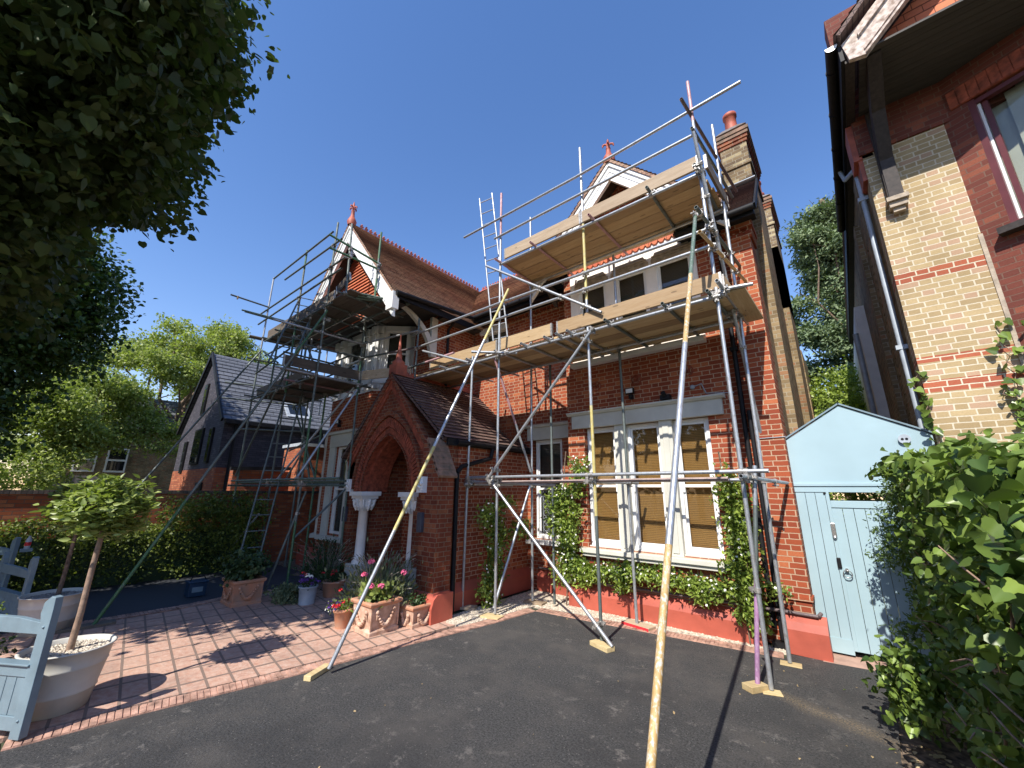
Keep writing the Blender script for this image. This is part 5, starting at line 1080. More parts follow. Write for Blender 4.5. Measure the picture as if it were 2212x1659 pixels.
# pink geranium with lavender
t = thing('geranium', 'pink geranium with grey green foliage in the limewashed planter', 'flowers', (-5.76, 3.8, .4))
bush('foliage', t, (-5.72, 3.76, .50), (.22, .24, .16), 260, .075, 'heart', 'topiary', 3, clump=3); 
cs = [(-5.86, 3.72, .92), (-6.02, 3.72, .72), (-5.52, 4.08, .76), (-5.66, 3.62, .62), (-5.56, 3.72, .62), (-5.78, 3.80, .66)]
mb = MB()
for c in cs: mb.path([(-5.74, 3.8, .4), tuple(Vector((-5.74, 3.8, .4)).lerp(Vector(c), .6)+Vector((0, 0, .03))), c], .004, 5)
obj('stems', mb, M['lav'], t); flower_heads('flower', t, cs[:5], .052, 'petal_pink', 34)
def lavender(label, c, r, n, h, seed, spikes=60, m='lav'):
    t = thing('lavender', label, 'plant', (*c,)); rng = np.random.default_rng(seed)
    P_ = scatter(rng, n, (c[0], c[1], c[2]+.05), (r*.45, r*.45, .05)); d = rng.normal(size=(n, 3))*.55+np.array([0, 0, .9]); P_ = P_+d*h*.42*rng.random((n, 1)); leaves('foliage', P_, d, rng.normal(size=(n, 3)), .07+.04*rng.random(n), 'thin', M[m], t, rng)
    mb = MB(); rg = random.Random(seed)
    for _ in range(spikes):
        a = rg.uniform(0, 6.28); s = rg.uniform(.3, 1)*h; l = rg.uniform(.2, 1.0); p0 = Vector((c[0]+math.cos(a)*r*.3, c[1]+math.sin(a)*r*.3, c[2]+.05)); p1 = p0+Vector((math.cos(a)*l*h*.45, math.sin(a)*l*h*.45, s*.8)); p2 = p1+Vector((math.cos(a)*l*h*.25, math.sin(a)*l*h*.25, s*.12))
        mb.path([p0, p1, p2], [.003, .0025, .002], 4); dd = (p2-p1).normalized(); mb.tube(p2-dd*.01, p2+dd*.045, .008, 5, .003)
    obj('flower_stems', mb, plain('lavender_stem_%d' % seed, (.34, .30, .24), .8, var=.2, sc=30), t); return t
lavender('bushy grey lavender with pale spikes behind the limewashed planter', (-6.15, 4.1, .25), .42, 2600, .75, 11, 110)
lavender('dry dark lavender beside the left porch pillar', (-8.9, 4.55, .1), .35, 900, .9, 12, 70, 'dkleaf')
obj_ = thing('flower_pot', 'round terracotta pot of red and blue trailing flowers left of the swag planter', 'plant pot', (-6.22, 3.55, 0))
obj('pot_body', MB().lathe((-6.22, 3.55, 0), [(.1, 0), (.135, .22), (.15, .225), (.15, .27), (.135, .27), (.12, .2)], 24), M['tpot'], obj_)
bush('foliage', obj_, (-6.22, 3.55, .30), (.16, .16, .07), 240, .04, 'oval', 'jasmine', 5)
rg = random.Random(9)
flower_heads('flower', obj_, [(-6.22+rg.uniform(-.16, .16), 3.5+rg.uniform(-.14, .14), .33+rg.uniform(-.05, .06)) for _ in range(7)]+[(-6.28, 3.5, .5)], .035, 'petal_red', 16, 3); flower_heads('flower', obj_, [(-6.25+rg.uniform(-.2, .16), 3.48+rg.uniform(-.14, .14), .30+rg.uniform(-.06, .08)) for _ in range(8)], .03, 'petal_violet', 14, 4); flower_heads('flower', obj_, [(-6.3+rg.uniform(-.12, .16), 3.45+rg.uniform(-.1, .1), .3+rg.uniform(-.06, .08)) for _ in range(6)], .024, 'petal_white', 10, 5)
t = thing('bucket', 'pale grey metal bucket of purple pansies on the shaded paving', 'plant pot', (-7.92, 3.78, 0))
obj('bucket_body', MB().lathe((-7.92, 3.78, 0), [(.13, 0), (.135, .02), (.13, .03), (.155, .27), (.165, .28), (.165, .30), (.15, .30), (.14, .22)], 28), M['zinc'], t)
bush('foliage', t, (-7.92, 3.78, .34), (.16, .16, .07), 220, .04, 'oval', 'dkleaf', 6); flower_heads('flower', t, [(-7.92+rg.uniform(-.16, .16), 3.74+rg.uniform(-.14, .14), .40+rg.uniform(-.05, .07)) for _ in range(16)], .038, 'petal_violet', 14, 6)
flower_heads('flower', t, [(-7.84, 3.7, .48), (-7.8, 3.74, .46)], .045, 'petal_white', 16, 7); flower_heads('flower', t, [(-8.04, 3.7, .5), (-8.08, 3.78, .46)], .035, 'petal_red', 14, 8)
t = thing('round_planter', 'low brown pot of red flowers in shade behind the bucket', 'plant pot', (-8.1, 4.35, 0)); obj('pot_body', MB().lathe((-8.1, 4.35, 0), [(.16, 0), (.2, .24), (.215, .25), (.215, .28), (.19, .28), (.17, .2)], 24), M['tpot'], t); bush('foliage', t, (-8.1, 4.35, .34), (.24, .24, .1), 300, .05, 'oval', 'dkleaf', 8); flower_heads('flower', t, [(-8.1+rg.uniform(-.2, .2), 4.3+rg.uniform(-.14, .14), .42) for _ in range(5)], .035, 'petal_red', 14, 9)
t = thing('trailing_plant', 'grey green trailing plant spilling on the paving left of the bucket', 'plant', (-8.35, 3.55, 0)); bush('foliage', t, (-8.32, 3.6, .13), (.30, .26, .20), 1300, .045, 'heart', 'lav', 9, clump=6)
t = thing('hydrangea', 'dark leaved hydrangea with dull flower heads in the brown trough', 'shrub', (-8.88, 3.04, .4)); bush('foliage', t, (-8.88, 3.04, .62), (.36, .34, .26), 1500, .085, 'oval', 'dkleaf', 10, clump=5, cr_=.06)
mb = MB(); 
for i in range(14): mb.path([(-8.88, 3.04, .38), (-8.88+rg.uniform(-.25, .25), 3.04+rg.uniform(-.25, .25), .72)], .006, 5)
obj('stems', mb, M['bark'], t)
t = thing('climbing_shrub', 'dark shrub below the ground floor bay behind the scaffold foot', 'shrub', (-10.2, 5.2, 0)); bush('foliage', t, (-10.1, 5.15, .45), (.8, .28, .42), 2200, .06, 'thin', 'dkleaf', 12, clump=6)
t = thing('small_shrub', 'small red leaved plant in the box planter by the buttress', 'plant', (-5.53, 4.38, .28)); bush('foliage', t, (-5.53, 4.38, .33), (.17, .17, .08), 240, .05, 'oval', 'dkleaf', 13)
# ---------------------------------------------------------------- jasmine on the bay
def climber(label, blobs, n, seed, size=.075, flowers=120, wall='y', stems=()):
    t = thing('climbing_jasmine', label, 'climbing plant', (blobs[0][0], blobs[0][1], 0), 'white flowered jasmine trained on the brick walls')
    crown('foliage', blobs, n, size, 'lance', M['jasmine'], t, seed, 7, .05, .25, .35, keep=None)
    rng = np.random.default_rng(seed+50); B = np.array(blobs); k = rng.integers(0, len(B), flowers); u = rand_unit(rng, flowers); u[:, 1] = -abs(u[:, 1]) if wall == 'y' else u[:, 1]
    if wall == 'x': u[:, 0] = abs(u[:, 0])
    C_ = B[k, :3]+u*B[k, 3:]*1.05; P_ = np.repeat(C_, 5, 0); a = np.tile(np.arange(5)*1.2566, flowers); nr = np.repeat(u+rng.normal(size=(flowers, 3))*.4, 5, 0); s = np.cross(nr, [0, 0, 1.]); s /= np.linalg.norm(s, axis=1, keepdims=True)+1e-6; v = np.cross(s, nr); v /= np.linalg.norm(v, axis=1, keepdims=True)
    leaves('blossom', P_, s*np.cos(a)[:, None]+v*np.sin(a)[:, None], nr, np.full(len(P_), .020), 'quad', M['petal_white'], t, rng)
    if stems:
        mb = MB()
        for st in stems: mb.path(st, [.012]*len(st), 6)
        obj('stems', mb, M['bark'], t)
    return t
rg = random.Random(21)
col1 = [(-4.22+rg.uniform(-.1, .1)-(.08 if z > 1.35 else 0), 6.68+rg.uniform(-.03, .03), z, .22+(.16 if z > 1.3 else 0), .14, .20) for z in np.arange(.55, 2.1, .16)]+[(-3.98, 6.74, 2.25, .16, .10, .22), (-4.05, 6.74, 2.5, .1, .08, .14), (-3.86, 6.76, 2.45, .08, .07, .2)]
climber('flowering jasmine column between the small window and the big ground floor window', col1, 4200, 31, flowers=150, stems=[[(-4.3, 6.75, 0), (-4.25, 6.76, .6), (-4.3, 6.78, 1.4)], [(-4.32, 6.8, 2.0), (-4.3, 6.82, 2.5), (-4.28, 6.84, 2.75)]])
col2 = [(x, 6.70+rg.uniform(-.03, .03), .70+.05*math.sin(x*4)+rg.uniform(-.04, .04), .2, .12, .13) for x in np.arange(-4.05, -1.6, .16)]+[(-3.9, 6.68, .5, .16, .1, .12), (-3.2, 6.66, .50, .16, .1, .10), (-1.9, 6.66, .52, .2, .1, .12)]
climber('low flowering jasmine band under the sill of the big ground floor window', col2, 4300, 32, flowers=150, stems=[[(-4.1, 6.78, .55), (-3, 6.8, .6), (-1.7, 6.78, .62)]])
col3 = [(-1.36+rg.uniform(-.08, .08), 6.70+rg.uniform(-.03, .03), z, .19, .12, .2) for z in np.arange(.35, 2.15, .16)]+[(-1.05, 6.68, .75, .16, .1, .12), (-1.42, 6.72, 2.3, .1, .06, .12)]
climber('flowering jasmine column between the big window and the corner pier', col3, 3600, 33, flowers=90, stems=[[(-1.35, 6.75, 0), (-1.33, 6.74, .5), (-1.3, 6.76, 1.6)], [(-1.40, 6.75, 0), (-1.42, 6.76, .6)], [(-1.5, 6.84, 2.2), (-1.52, 6.85, 2.6)]])
col4 = [(-5.30, 5.95+rg.uniform(-.2, .35), z, .12, .30, .17) for z in np.arange(1.0, 1.85, .15)]+[(-5.26, 5.75+rg.uniform(-.15, .15), z, .13, .22, .14) for z in np.arange(.15, .95, .14)]+[(-5.28, 6.7, 1.25, .1, .4, .2)]
climber('jasmine on the porch side wall behind the downpipe', col4, 3000, 34, flowers=70, wall='x', stems=[[(-5.38, 5.8, 0), (-5.4, 5.85, 1.0)]])
# ---------------------------------------------------------------- blue grey picket gates
def pgate(label, post, d, L_, zt, seed):
    t = thing('driveway_gate', label, 'gate', (*post, 0), 'blue grey driveway gates'); p = Vector((*post, 0)); d = Vector((*d, 0)).normalized(); nrm = Vector((-d.y, d.x, 0)); B = M['bluegrey']
    P = lambda u, v, z: p+d*u+nrm*v+Vector((0, 0, z))
    def plate(poly, v0, v1, nm):
        mb = MB(); k = len(poly); vs_ = [P(u, v0, z) for u, z in poly]+[P(u, v1, z) for u, z in poly]; mb.add(vs_, [tuple(range(k)), tuple(range(2*k-1, k-1, -1))]+[(i, k+i, k+(i+1) % k, (i+1) % k) for i in range(k)]); return obj(nm, mb, B, t, bevel=.004)
    plate([(-.05, .03), (.05, .03), (.05, zt-.2), (.07, zt-.14), (.06, zt-.05), (.0, zt), (-.045, zt-.01), (-.05, zt-.1)], -.03, .03, 'post')
    plate([(.05, zt-.30), (L_, zt-.30), (L_, zt-.17), (.3, zt-.18), (.05, zt-.21)], -.022, .022, 'top_rail'); plate([(.05, zt-.62), (L_, zt-.62), (L_, zt-.54), (.05, zt-.54)], -.022, .022, 'middle_rail'); plate([(.05, .08), (L_, .08), (L_, .18), (.05, .18)], -.022, .022, 'bottom_rail')
    plate([(.03, zt-.535), (L_, zt-.535), (L_, zt-.52), (.03, zt-.52)], -.045, .045, 'cap_strip')
    for i in range(int((L_-.05)/.105)): plate([(.052+i*.105, .18), (.152+i*.105, .18), (.152+i*.105, zt-.62), (.052+i*.105, zt-.62)], -.01, .012, 'board')
    plate([(L_-.05, .03), (L_+.05, .03), (L_+.05, zt-.1), (L_, zt), (L_-.05, zt-.1)], -.03, .03, 'post')
    obj('bolt_head', MB().sphere(P(0, .03, zt-.24), .012, 8, 5).sphere(P(0, .03, .16), .012, 8, 5), B, t)
pgate('nearest blue grey picket gate leaf in front of the nearer cream pot', (-5.55, .43), (-.86, -.52), 1.15, 1.08, 1)
pgate('shaded blue grey gate leaf standing behind the further cream pot', (-9.55, .42), (-.96, -.25), 1.1, 1.0, 2)
pgate('furthest blue grey gate leaf with a bottle on its post, beside the hedge', (-11.3, .22), (-.9, -.4), 1.1, 1.16, 3)
t = thing('bottle', 'small clear plastic bottle with red label standing behind the gate post', 'bottle', (-11.05, .35, 1.0)); obj('bottle_body', MB().lathe((-11.05, .35, .98), [(.035, 0), (.037, .02), (.037, .14), (.015, .19), (.015, .21)], 16), M['zinc'], t); obj('bottle_label', MB().lathe((-11.05, .35, 1.03), [(.038, 0), (.038, .06)], 16), M['petal_red'], t)
setp(obj('gate_shelf', MB().box(-11.12, -10.95, .28, .42, .94, .98), M['bluegrey']), 'small ledge on the furthest gate holding the bottle', 'shelf')
t = thing('paint_tub', 'dark blue tub standing on the shaded asphalt path', 'tub', (-10.1, 2.62, 0)); obj('tub_body', MB().box(-10.25, -9.98, 2.5, 2.78, .0, .24).box(-10.27, -9.96, 2.48, 2.8, .24, .27), plain('navy_plastic', (.015, .045, .09), .4), t, bevel=.01); obj('tub_label', MB().box(-9.979, -9.975, 2.55, 2.72, .08, .17), M['bluegrey'], t); obj('handle', MB().path([(-10.1, 2.52, .27), (-10.1, 2.56, .34), (-10.1, 2.74, .34), (-10.1, 2.78, .27)], .01, 6), M['black'], t)
# low plants by the gates
t = thing('low_shrub', 'bright leaved low shrub at the left photo edge behind the near gate', 'shrub', (-6.9, .0, 0)); bush('foliage', t, (-6.95, -.1, .75), (.35, .3, .28), 900, .05, 'oval', 'jasmine', 41)
t = thing('low_shrub', 'dark low shrub below the middle rail of the near gate', 'shrub', (-7.3, .1, 0)); bush('foliage', t, (-7.1, .05, .25), (.5, .3, .25), 1200, .055, 'oval', 'dkleaf', 42)
# ---------------------------------------------------------------- hedge, garden wall
t = thing('hedge', 'long clipped dark green hedge in front of the garden wall', 'hedge', (-12.5, 0, 0))
rg = random.Random(2)
bl = [(-12.55+rg.uniform(-.1, .1), y, z*1.0, .42, .32, .34) for y in np.arange(-3.0, 2.7, .3) for z in (.3, .75, 1.05+.12*math.sin(y*2))]+[(-12.5+rg.uniform(-.1, .1), y, z, .48, .32, .36) for y in np.arange(2.6, 4.5, .28) for z in (.35, .8, 1.25, 1.6-.1*abs(y-3.5))]
crown('foliage', bl, 34000, .065, 'oval', M['hedge'], t, 5, 10, .09, .45, .5)
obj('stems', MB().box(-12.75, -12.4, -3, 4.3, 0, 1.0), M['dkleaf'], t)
t = thing('garden_wall', 'long red brick garden wall with dark coping behind the hedge', 'wall', (-13.1, 0, 0))
obj('wall_face', MB().box(-13.25, -13.02, -14, 6.2, 0, 1.86), M['brick_wall'], t); obj('coping', MB().box(-13.29, -12.98, -14, 6.2, 1.862, 1.94), brick('dark_coping_brick', (.10, .085, .08), (.075, .06, .055), (.13, .10, .09), (.05, .045, .04), bw=.075, bh=.2, stretch=True), t)
t = thing('neighbour_extension', 'orange brick single storey side wall with flat roof beyond the garden wall', 'building', (-13.6, 6, 0))
obj('wall_face', MB().box(-14.6, -13.3, 5.58, 8.6, 0, 3.32), M['brick_wall'], t); obj('coping', MB().box(-14.66, -13.24, 5.52, 8.66, 3.322, 3.42), M['lead'], t)
obj('low_wall', MB().box(-14.2, -13.9, 4.0, 5.58, 0, 2.52), M['brick_wall'], t); obj('gutter', MB().bar((-13.85, 3.9, 2.56), (-13.85, 5.55, 2.62), .12, .1), M['black'], t)
# slate hung house
t = thing('slate_house', 'dark slate clad gabled house with steep grey roof beyond the garden wall', 'house', (-20, 8, 0)); S_ = lambda n, mb, m, **k: obj(n, mb, M[m] if isinstance(m, str) else m, t, **k)
S_('gable_wall', MB().prism([(-23, 2.7), (-17, 2.7), (-17, 4.45), (-20, 7.4), (-23, 4.45)], 'y', 4.35, 4.6), 'slatehang'); S_('side_wall', MB().box(-17.3, -17, 4.6, 18, 2.7, 4.5), 'slatehang'); S_('brick_base', MB().box(-23, -16.98, 4.33, 18, 0, 2.7), 'brick_wall')
S_('roof', roof(roof(MB(), (-16.85, 4.25, 4.38), (-16.85, 18, 4.38), (-20, 18, 7.52), (-20, 4.25, 7.52), 17, .03), (-23.15, 4.25, 4.38), (-23.15, 18, 4.38), (-20, 18, 7.52), (-20, 4.25, 7.52), 17, .03), 'slate')
S_('verge', MB().bar((-16.85, 4.22, 4.36), (-20, 4.22, 7.52), .06, .16).bar((-23.15, 4.22, 4.36), (-20, 4.22, 7.52), .06, .16), 'black'); S_('gutter', MB().bar((-16.8, 4.3, 4.32), (-16.8, 18, 4.32), .14, .14), 'black'); S_('downpipe', MB().path([(-16.93, 4.7, 4.3), (-16.93, 4.7, 0)], .05), 'black')
for x0, x1, z0, z1 in ((-18.4, -18.0, 2.9, 4.2), (-20.4, -19.3, 2.9, 4.3), (-20.3, -19.9, 4.9, 6.2), (-21.8, -21.4, 2.6, 3.9), (-18.9, -18.1, 1.7, 2.2)):
    f = S_('window', MB().box(x0, x1, 4.28, 4.36, z0, z1), 'black'); obj('pane', MB().box(x0+.06, x1-.06, 4.27, 4.279, z0+.06, z1-.06), M['glass'], f)
sk = S_('skylight', MB().bar((-17.95, 7.0, 5.52), (-17.25, 7.0, 4.82), 1.0, .1, up=(1, 0, 1)), 'lead'); obj('pane', MB().bar((-17.83, 7.0, 5.46), (-17.33, 7.0, 4.96), .75, .02, up=(1, 0, 1)), M['glass'], sk)
t = thing('tan_house', 'old tan brick house with white windows glimpsed below the far trees', 'house', (-31, 3, 0)); T_ = lambda n, mb, m: obj(n, mb, M[m], t)
T_('wall_face', MB().box(-36, -31, .9, 9, 0, 5.2), 'brick_side'); T_('brick_strip', MB().box(-31.3, -30.9, .7, 1.1, 0, 4.6), 'brick_yel'); T_('roof', MB().prism([(-30.6, 5.2), (-36.4, 5.2), (-33.5, 7.5)], 'y', .5, 9.4), 'slate'); T_('drainpipe', MB().bar((-30.8, .5, 0), (-30.8, .5, 3.9), .2, .2), 'black'); T_('render_band', MB().box(-30.99, -30.9, 1.1, 3.6, 2.0, 2.6), 'stripped')
for y in (2.1, 3.3):
    f = T_('window', MB().box(-31, -30.9, y-.42, y+.42, 2.8, 4.1), 'white'); obj('pane', MB().box(-30.9, -30.89, y-.34, y+.34, 2.9, 3.4).box(-30.9, -30.89, y-.34, y+.34, 3.5, 4.02), M['glass'], f)
# ---------------------------------------------------------------- trees
def limbs(base, tips, r, seed, m, parent, sway=.12):
    rg = random.Random(seed); mb = MB(); base = Vector(base)
    for tp in tips:
        tp = Vector(tp); L_ = (tp-base).length; pts = [base.lerp(tp, k/5)+Vector((rg.gauss(0, 1), rg.gauss(0, 1), 0))*L_*sway*.18*(1 if 0 < k < 5 else 0)+Vector((0, 0, L_*.05*math.sin(math.pi*k/5))) for k in range(6)]
        mb.path(pts, [r*(1-k*.17) for k in range(6)], 7)
        for _ in range(5):
            k = rg.randint(2, 5); q = pts[k]+Vector((rg.gauss(0, 1), rg.gauss(0, 1), rg.gauss(.3, .5)))*L_*.07; mb.path([pts[k], pts[k].lerp(q, .5)+Vector((0, 0, .05)), q], [r*.3, r*.2, r*.08], 5)
    return obj('limbs', mb, m, parent)
t = thing('lime_tree', 'huge shaded lime tree overhanging from the top left corner', 'tree', (-9.5, -3.4, 0))
obj('trunk', MB().path([(-9.5, -3.4, 0), (-9.4, -3.3, 2), (-9.2, -3.1, 4.5), (-9.1, -2.8, 7)], [.42, .34, .28, .2], 14), M['bark'], t)
LB = [(-8.6, -2.0, 9.2, 3.4, 2.6, 2.6), (-6.6, -1.2, 8.3, 2.3, 2.0, 2.2), (-5.2, -.5, 7.6, 1.35, 1.15, 1.6), (-7.2, -.4, 7.0, 2.0, 1.25, 1.7), (-8.6, -.6, 7.0, 2.2, 1.6, 1.9), (-9.8, -.9, 5.9, 1.9, 1.5, 1.6), (-7.2, -1.2, 5.6, 1.6, 1.2, 1.1), (-9.5, -2.2, 4.2, 2.0, 1.6, 1.5), (-8.0, -1.6, 4.9, 1.6, 1.35, 1.0), (-7.0, .15, 8.6, 1.6, 1.1, 1.3), (-9.8, .0, 8.6, 2.0, 1.2, 1.5), (-11, -1.3, 8.0, 1.8, 1.8, 2.4), (-10.5, -1.6, 3.0, 1.4, 1.1, 1.3)]
crown('crown', LB, 125000, .12, 'heart', M['lime'], t, 3, 12, .16, .3, .9, droop=.5, rn=.045, keep=lambda c: ~((c[:, 1] > -.03*np.abs(c[:, 0])) & ((c[:, 2]-2)/np.abs(c[:, 0]) < .50-.0*c[:, 1])))
limbs((-9.3, -3.2, 4.0), [(-5.5, -.8, 7.3), (-7, .3, 8.3), (-9.5, .2, 8.4), (-10.5, -.8, 6), (-6, -1.2, 5.7), (-8.6, -1, 10)], .12, 3, M['bark'], t)
t = thing('dark_tree', 'dense dark green tree standing behind the overhanging lime on the left', 'tree', (-18, -2.5, 0))
obj('trunk', MB().path([(-18, -2.5, 0), (-18, -2.4, 4), (-17.6, -2.2, 8)], [.45, .36, .25], 12), M['bark'], t)
DB = [(-17.5, -2.2, 7.4, 3.0, 2.6, 3.0), (-17.5, -1.0, 6.6, 2.3, 2.2, 2.3), (-17.3, -2.6, 9.6, 2.4, 2.2, 1.8), (-17.4, -1.1, 8.6, 2.0, 1.9, 1.8), (-17.3, -.1, 7.9, 1.4, 1.35, 1.4), (-17.5, -2.4, 4.4, 2.6, 2.3, 2.0), (-17.6, -.2, 6.4, 1.2, 1.2, 1.3), (-17.5, -3, 2.7, 2.2, 2.0, 1.7), (-17.2, -1.6, 3.6, 1.6, 1.5, 1.5)]
crown('crown', DB, 80000, .14, 'oval', M['dense'], t, 4, 12, .18, .5, .5, rn=.06)
limbs((-18, -2.4, 3.0), [(-17, -.5, 6.5), (-17.5, -2, 9), (-17, -3.5, 6)], .14, 4, M['bark'], t)
t = thing('airy_tree', 'tall light green open crowned tree behind the slate house', 'tree', (-32, 5.5, 0))
obj('trunk', MB().path([(-32, 5.6, 0), (-31.9, 5.5, 3.5), (-32, 5.5, 5)], [.5, .4, .35], 12), M['bark'], t)
rg = random.Random(14); AB = []; tips = []
for i in range(84):
    a = rg.uniform(0, 6.28); u_ = rg.uniform(-.2, 1); rr = math.sqrt(max(0, 1-u_*u_))*rg.uniform(.6, 1.0); c = (-32+3.8*rr*math.cos(a), 5.9+6.6*rr*math.sin(a), 7.0+5.6*u_*rg.uniform(.85, 1)); s = rg.uniform(.75, 1.25); AB.append((*c, s, s*1.05, s*.8)); tips.append(c)
crown('crown', AB, 62000, .16, 'oval', M['airy'], t, 6, 9, .15, .3, .3); limbs((-32, 5.5, 3.5), tips[::3], .14, 6, M['bark'], t, .2)
t = thing('airy_tree', 'lower green tree in front of the tan house at the far left', 'tree', (-26, .8, 0))
rg = random.Random(15); AB = []
for i in range(34):
    a = rg.uniform(0, 6.28); u_ = rg.uniform(-1, 1); rr = math.sqrt(1-u_*u_)*rg.uniform(.6, 1); AB.append((-27+1.8*rr*math.cos(a), 1.2+2.6*rr*math.sin(a), 5.5+1.6*u_, .8, .85, .6))
AB += [(-26, -.3+.5*i, 3.0+rg.uniform(-.5, .8), .8, .8, .7) for i in range(4)]+[(-27.5, .8+.62*i, 4.75+rg.uniform(-.2, .4), .8, .6, .62) for i in range(9)]+[(-27, 1.0+.9*i, 3.9+rg.uniform(-.1, .3), .6, .5, .4) for i in range(6)]
obj('trunk', MB().path([(-27, .8, 0), (-27, .9, 4.5)], [.25, .18], 10), M['bark'], t); crown('crown', AB, 42000, .14, 'quad', M['airy'], t, 7, 10, .2, .3, .6); limbs((-27, .9, 3.5), [b[:3] for b in AB[::3]], .07, 7, M['bark'], t, .2)
t = thing('far_shrubbery', 'mid green bushes at the far left beyond the wall', 'bush', (-24, -.5, 0)); crown('crown', [(-24, -1.5, 2.5, 1.6, 1.6, 1.6), (-25, .3, 2.3, 1.2, 1.0, 1.4), (-24, -3, 3, 2, 1.5, 2)], 9000, .14, 'quad', M['airy'], t, 8, 10, .2, .5, .5)
t = thing('pine_tree', 'tall blue green pine between the two houses', 'tree', (.8, 21, 0))
obj('trunk', MB().path([(1.2, 21, 0), (1.1, 21, 9), (1.0, 21, 15)], [.4, .25, .1], 10), M['bark'], t)
rg = random.Random(16); PB = []
PB = [(1.0, 21, z, 1.0*(1-(z-3)/16)+.5, .9, .8) for z in np.arange(3, 14, .9)]
for i in range(60):
    z = rg.uniform(3, 14.5); w = 2.5*(1-(z-3)/14)+.6; a = rg.uniform(0, 6.28); PB.append((.9+w*math.cos(a)*rg.uniform(.4, 1), 21+w*math.sin(a)*rg.uniform(.4, 1), z, rg.uniform(.6, .95), rg.uniform(.6, .95), rg.uniform(.35, .6)))
crown('crown', PB, 90000, .17, 'lance', M['pine'], t, 9, 12, .18, .3, .7); limbs((1.1, 21, 4), [b[:3] for b in PB[::3]], .08, 9, M['bark'], t, .15)
t = thing('garden_tree', 'round green tree below the pine above the blue gate', 'tree', (-.2, 16.5, 0)); obj('trunk', MB().path([(-.1, 16.5, 0), (-.1, 16.5, 3)], .15), M['bark'], t)
crown('crown', [(-.1, 16.5, 4.4, 1.5, 1.4, 1.3), (.5, 17, 5.2, 1.2, 1.2, 1.0), (-.3, 17, 3.2, 1.3, 1.2, 1.2), (0, 15, 2, .8, 1, 1.1)], 15000, .10, 'quad', M['jasmine'], t, 10, 10, .16, .5, .5)
# ---------------------------------------------------------------- ivy
t = thing('ivy_fence', 'broad leaved ivy mass swallowing the boundary fence on the right', 'ivy', (.6, 3.5, 0))
rg = random.Random(17); IB = []
for y in np.arange(1.95, 6.6, .3):
    xs = .40-.012*y if y < 4 else .36
    for z in np.arange(.15, 1.80 if y < 2.7 else 2.05, .27):
        IB.append((xs+.22+rg.uniform(-.05, .05)+(.0 if z < 2.0 else .03), y+rg.uniform(-.1, .1), z+rg.uniform(-.05, .05), .17, .24, .22))
IB += [(.55, 4.0, 2.15, .25, .6, .12), (.5, 5.5, 2.25, .25, .6, .12), (.12, 5.0, .5, .15, .5, .3), (.1, 5.4, .3, .12, .4, .25)]
crown('foliage', IB, 34000, .064, 'ivy', M['ivy'], t, 11, 5, .07, .45, .45, droop=.7, rn=.16)
obj('fence_boards', MB().box(.66, .70, 2.2, 7.0, 0, 1.6), M['darkwood'], t)
mb = MB()
last = Vector((.5, 2.0, .4)); spine = [last]
for i in range(30):
    last = Vector((.44+rg.uniform(-.03, .03), 2.0+i*.15, rg.uniform(.3, 1.7))); spine.append(last)
mb.path(spine, .007, 6)
for s_ in spine[1:]:
    q = s_+Vector((-rg.uniform(.1, .22), rg.uniform(-.3, .3), rg.uniform(-.1, .3))); mb.path([s_, s_.lerp(q, .5)+Vector((-.03, 0, .03)), q], [.006, .005, .003], 5)
obj('stems', mb, M['stem'], t)
t = thing('wall_ivy', 'young ivy strands climbing the yellow brick wall', 'ivy', (1.2, 6.95, 2)); rng = np.random.default_rng(5); pts = []
for s0, s1 in (((.90, 6.98, 2.3), (.82, 6.99, 3.45)), ((1.66, 6.96, 2.3), (1.52, 6.96, 3.15)), ((1.75, 6.93, 2.5), (1.85, 6.88, 4.1)), ((1.6, 6.95, 2.4), (1.62, 6.96, 3.9))):
    a, b = Vector(s0), Vector(s1); last = a; mb = MB()
    for k in range(1, 15):
        p = a.lerp(b, k/14)+Vector((rng.normal()*.03, -.01, 0)); mb.tube(last, p, .004, 5); last = p; pts.append(tuple(p))
    obj('stem', mb, M['stem'], t)
P_ = np.repeat(np.array(pts), 2, 0)+rng.normal(size=(len(pts)*2, 3))*np.array([.04, .015, .03])-np.array([0, .02, 0]); leaves('foliage', P_, rng.normal(size=P_.shape)*.6+np.array([0, -.3, -.6]), rng.normal(size=P_.shape)*.3+np.array([-.1, -1, .4]), .05+.05*rng.random(len(P_)), 'ivy', M['ivy'], t, rng)
t = thing('wispy_climber', 'feathery fine leaved climber at the gate end of the ivy', 'climbing plant', (.4, 6.6, 1)); crown('foliage', [(.45, 6.55, 2.0, .22, .3, .35), (.35, 6.6, 1.5, .25, .25, .4), (.2, 6.75, 1.25, .2, .12, .1), (.45, 6.6, .8, .15, .3, .5), (.2, 6.8, .5, .1, .1, .1)], 6500, .05, 'thin', M['wisp'], t, 12, 6, .05, .3, .5)
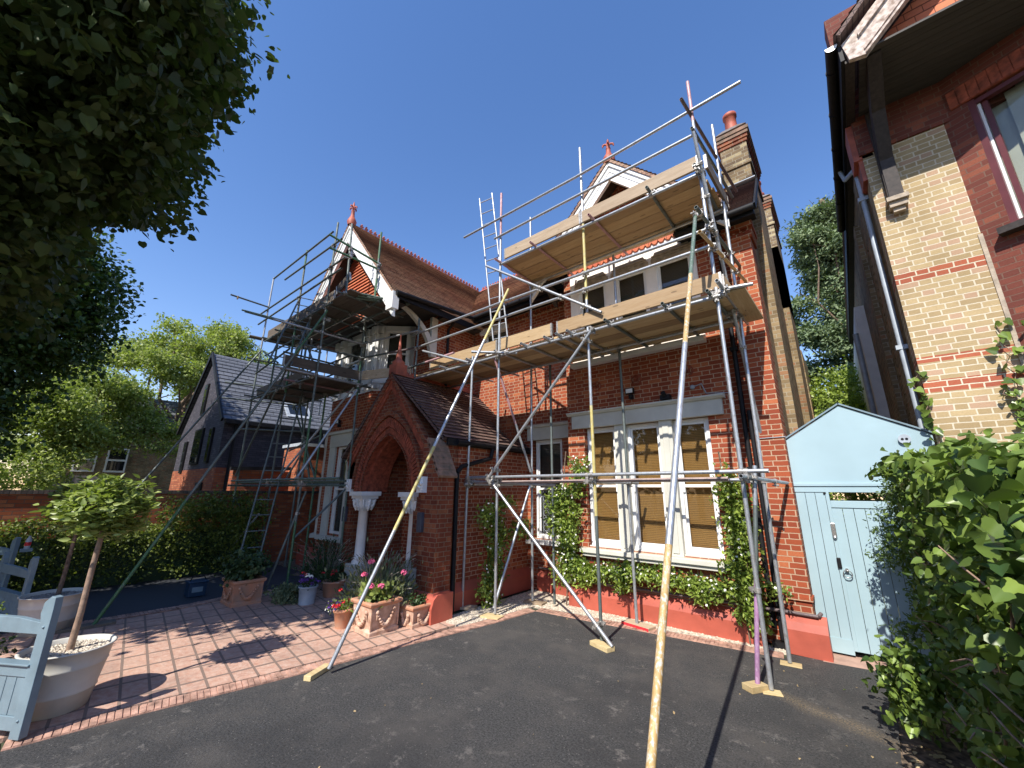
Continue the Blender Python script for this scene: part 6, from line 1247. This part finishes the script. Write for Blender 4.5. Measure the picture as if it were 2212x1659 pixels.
t = thing('dry_twigs', 'dry leaf litter and twigs on the bare soil under the ivy', 'leaf litter', (.3, 3.6, 0)); rng = np.random.default_rng(8); nn = 700; P_ = np.stack([.02+rng.random(nn)*.5, 1.5+rng.random(nn)*3.6, .0+rng.random(nn)*.02], 1); leaves('litter', P_, rng.normal(size=(nn, 3))*np.array([1, 1, .15]), rng.normal(size=(nn, 3))*.3+np.array([0, 0, 1]), .03+.04*rng.random(nn), 'oval', M['sole'], t, rng)
t['kind'] = 'stuff'
for k, x, y, s in ((1, -.42, 5.95, .02), (2, -.12, 4.9, .035)): setp(obj('fallen_leaf', MB().add([(x, y, .004), (x+s, y+s*.5, .012), (x+s*1.6, y+s*1.5, .006), (x+s*.4, y+s, .01)], [(0, 1, 2, 3)]), M['topiary']), ['small pale fallen leaf on the sandy streak', 'pale fallen leaf on the asphalt nearest the ivy'][k-1], 'leaf')

# ---------------------------------------------------------------- street trees behind the viewer (seen in the window glass)
for k, (x, y, h, lab) in enumerate(((-9, -19, 9, 'round street tree across the road, mirrored in the left windows'), (0, -21, 10, 'tall street tree across the road, mirrored in the middle of the big window'), (9, -20, 9, 'street tree across the road at the right, mirrored in the right windows'))):
    t = thing('street_tree', lab, 'tree', (x, y, 0), 'street trees across the road'); obj('trunk', MB().path([(x, y, 0), (x, y, h*.5)], .25), M['bark'], t)
    crown('crown', [(x, y, h*.6, 4.2, 3, h*.36), (x+2, y, h*.45, 3, 2.5, h*.25), (x-2.5, y, h*.5, 2.8, 2.5, h*.3)], 5000, .5, 'quad', M['dense'], t, 60+k, 6, .5, .6, .5)

rng = np.random.default_rng(77); nn = 60
P_ = np.stack([-4.2+rng.random(nn)*4.0, .8+rng.random(nn)*5.2, np.full(nn, .006)], 1); P_[:25, 0] = -.05-rng.random(25)**2*1.2; P_[25:40, 1] = 6.1
o_ = leaves('scattered_leaves', P_, rng.normal(size=(nn, 3))*np.array([1, 1, .1]), rng.normal(size=(nn, 3))*.25+np.array([0, 0, 1]), .012+.018*rng.random(nn), 'oval', M['sole'], None, rng)
setp(o_, 'tiny dry leaf scraps and grit scattered over the dark asphalt', 'leaf litter', kind='stuff')
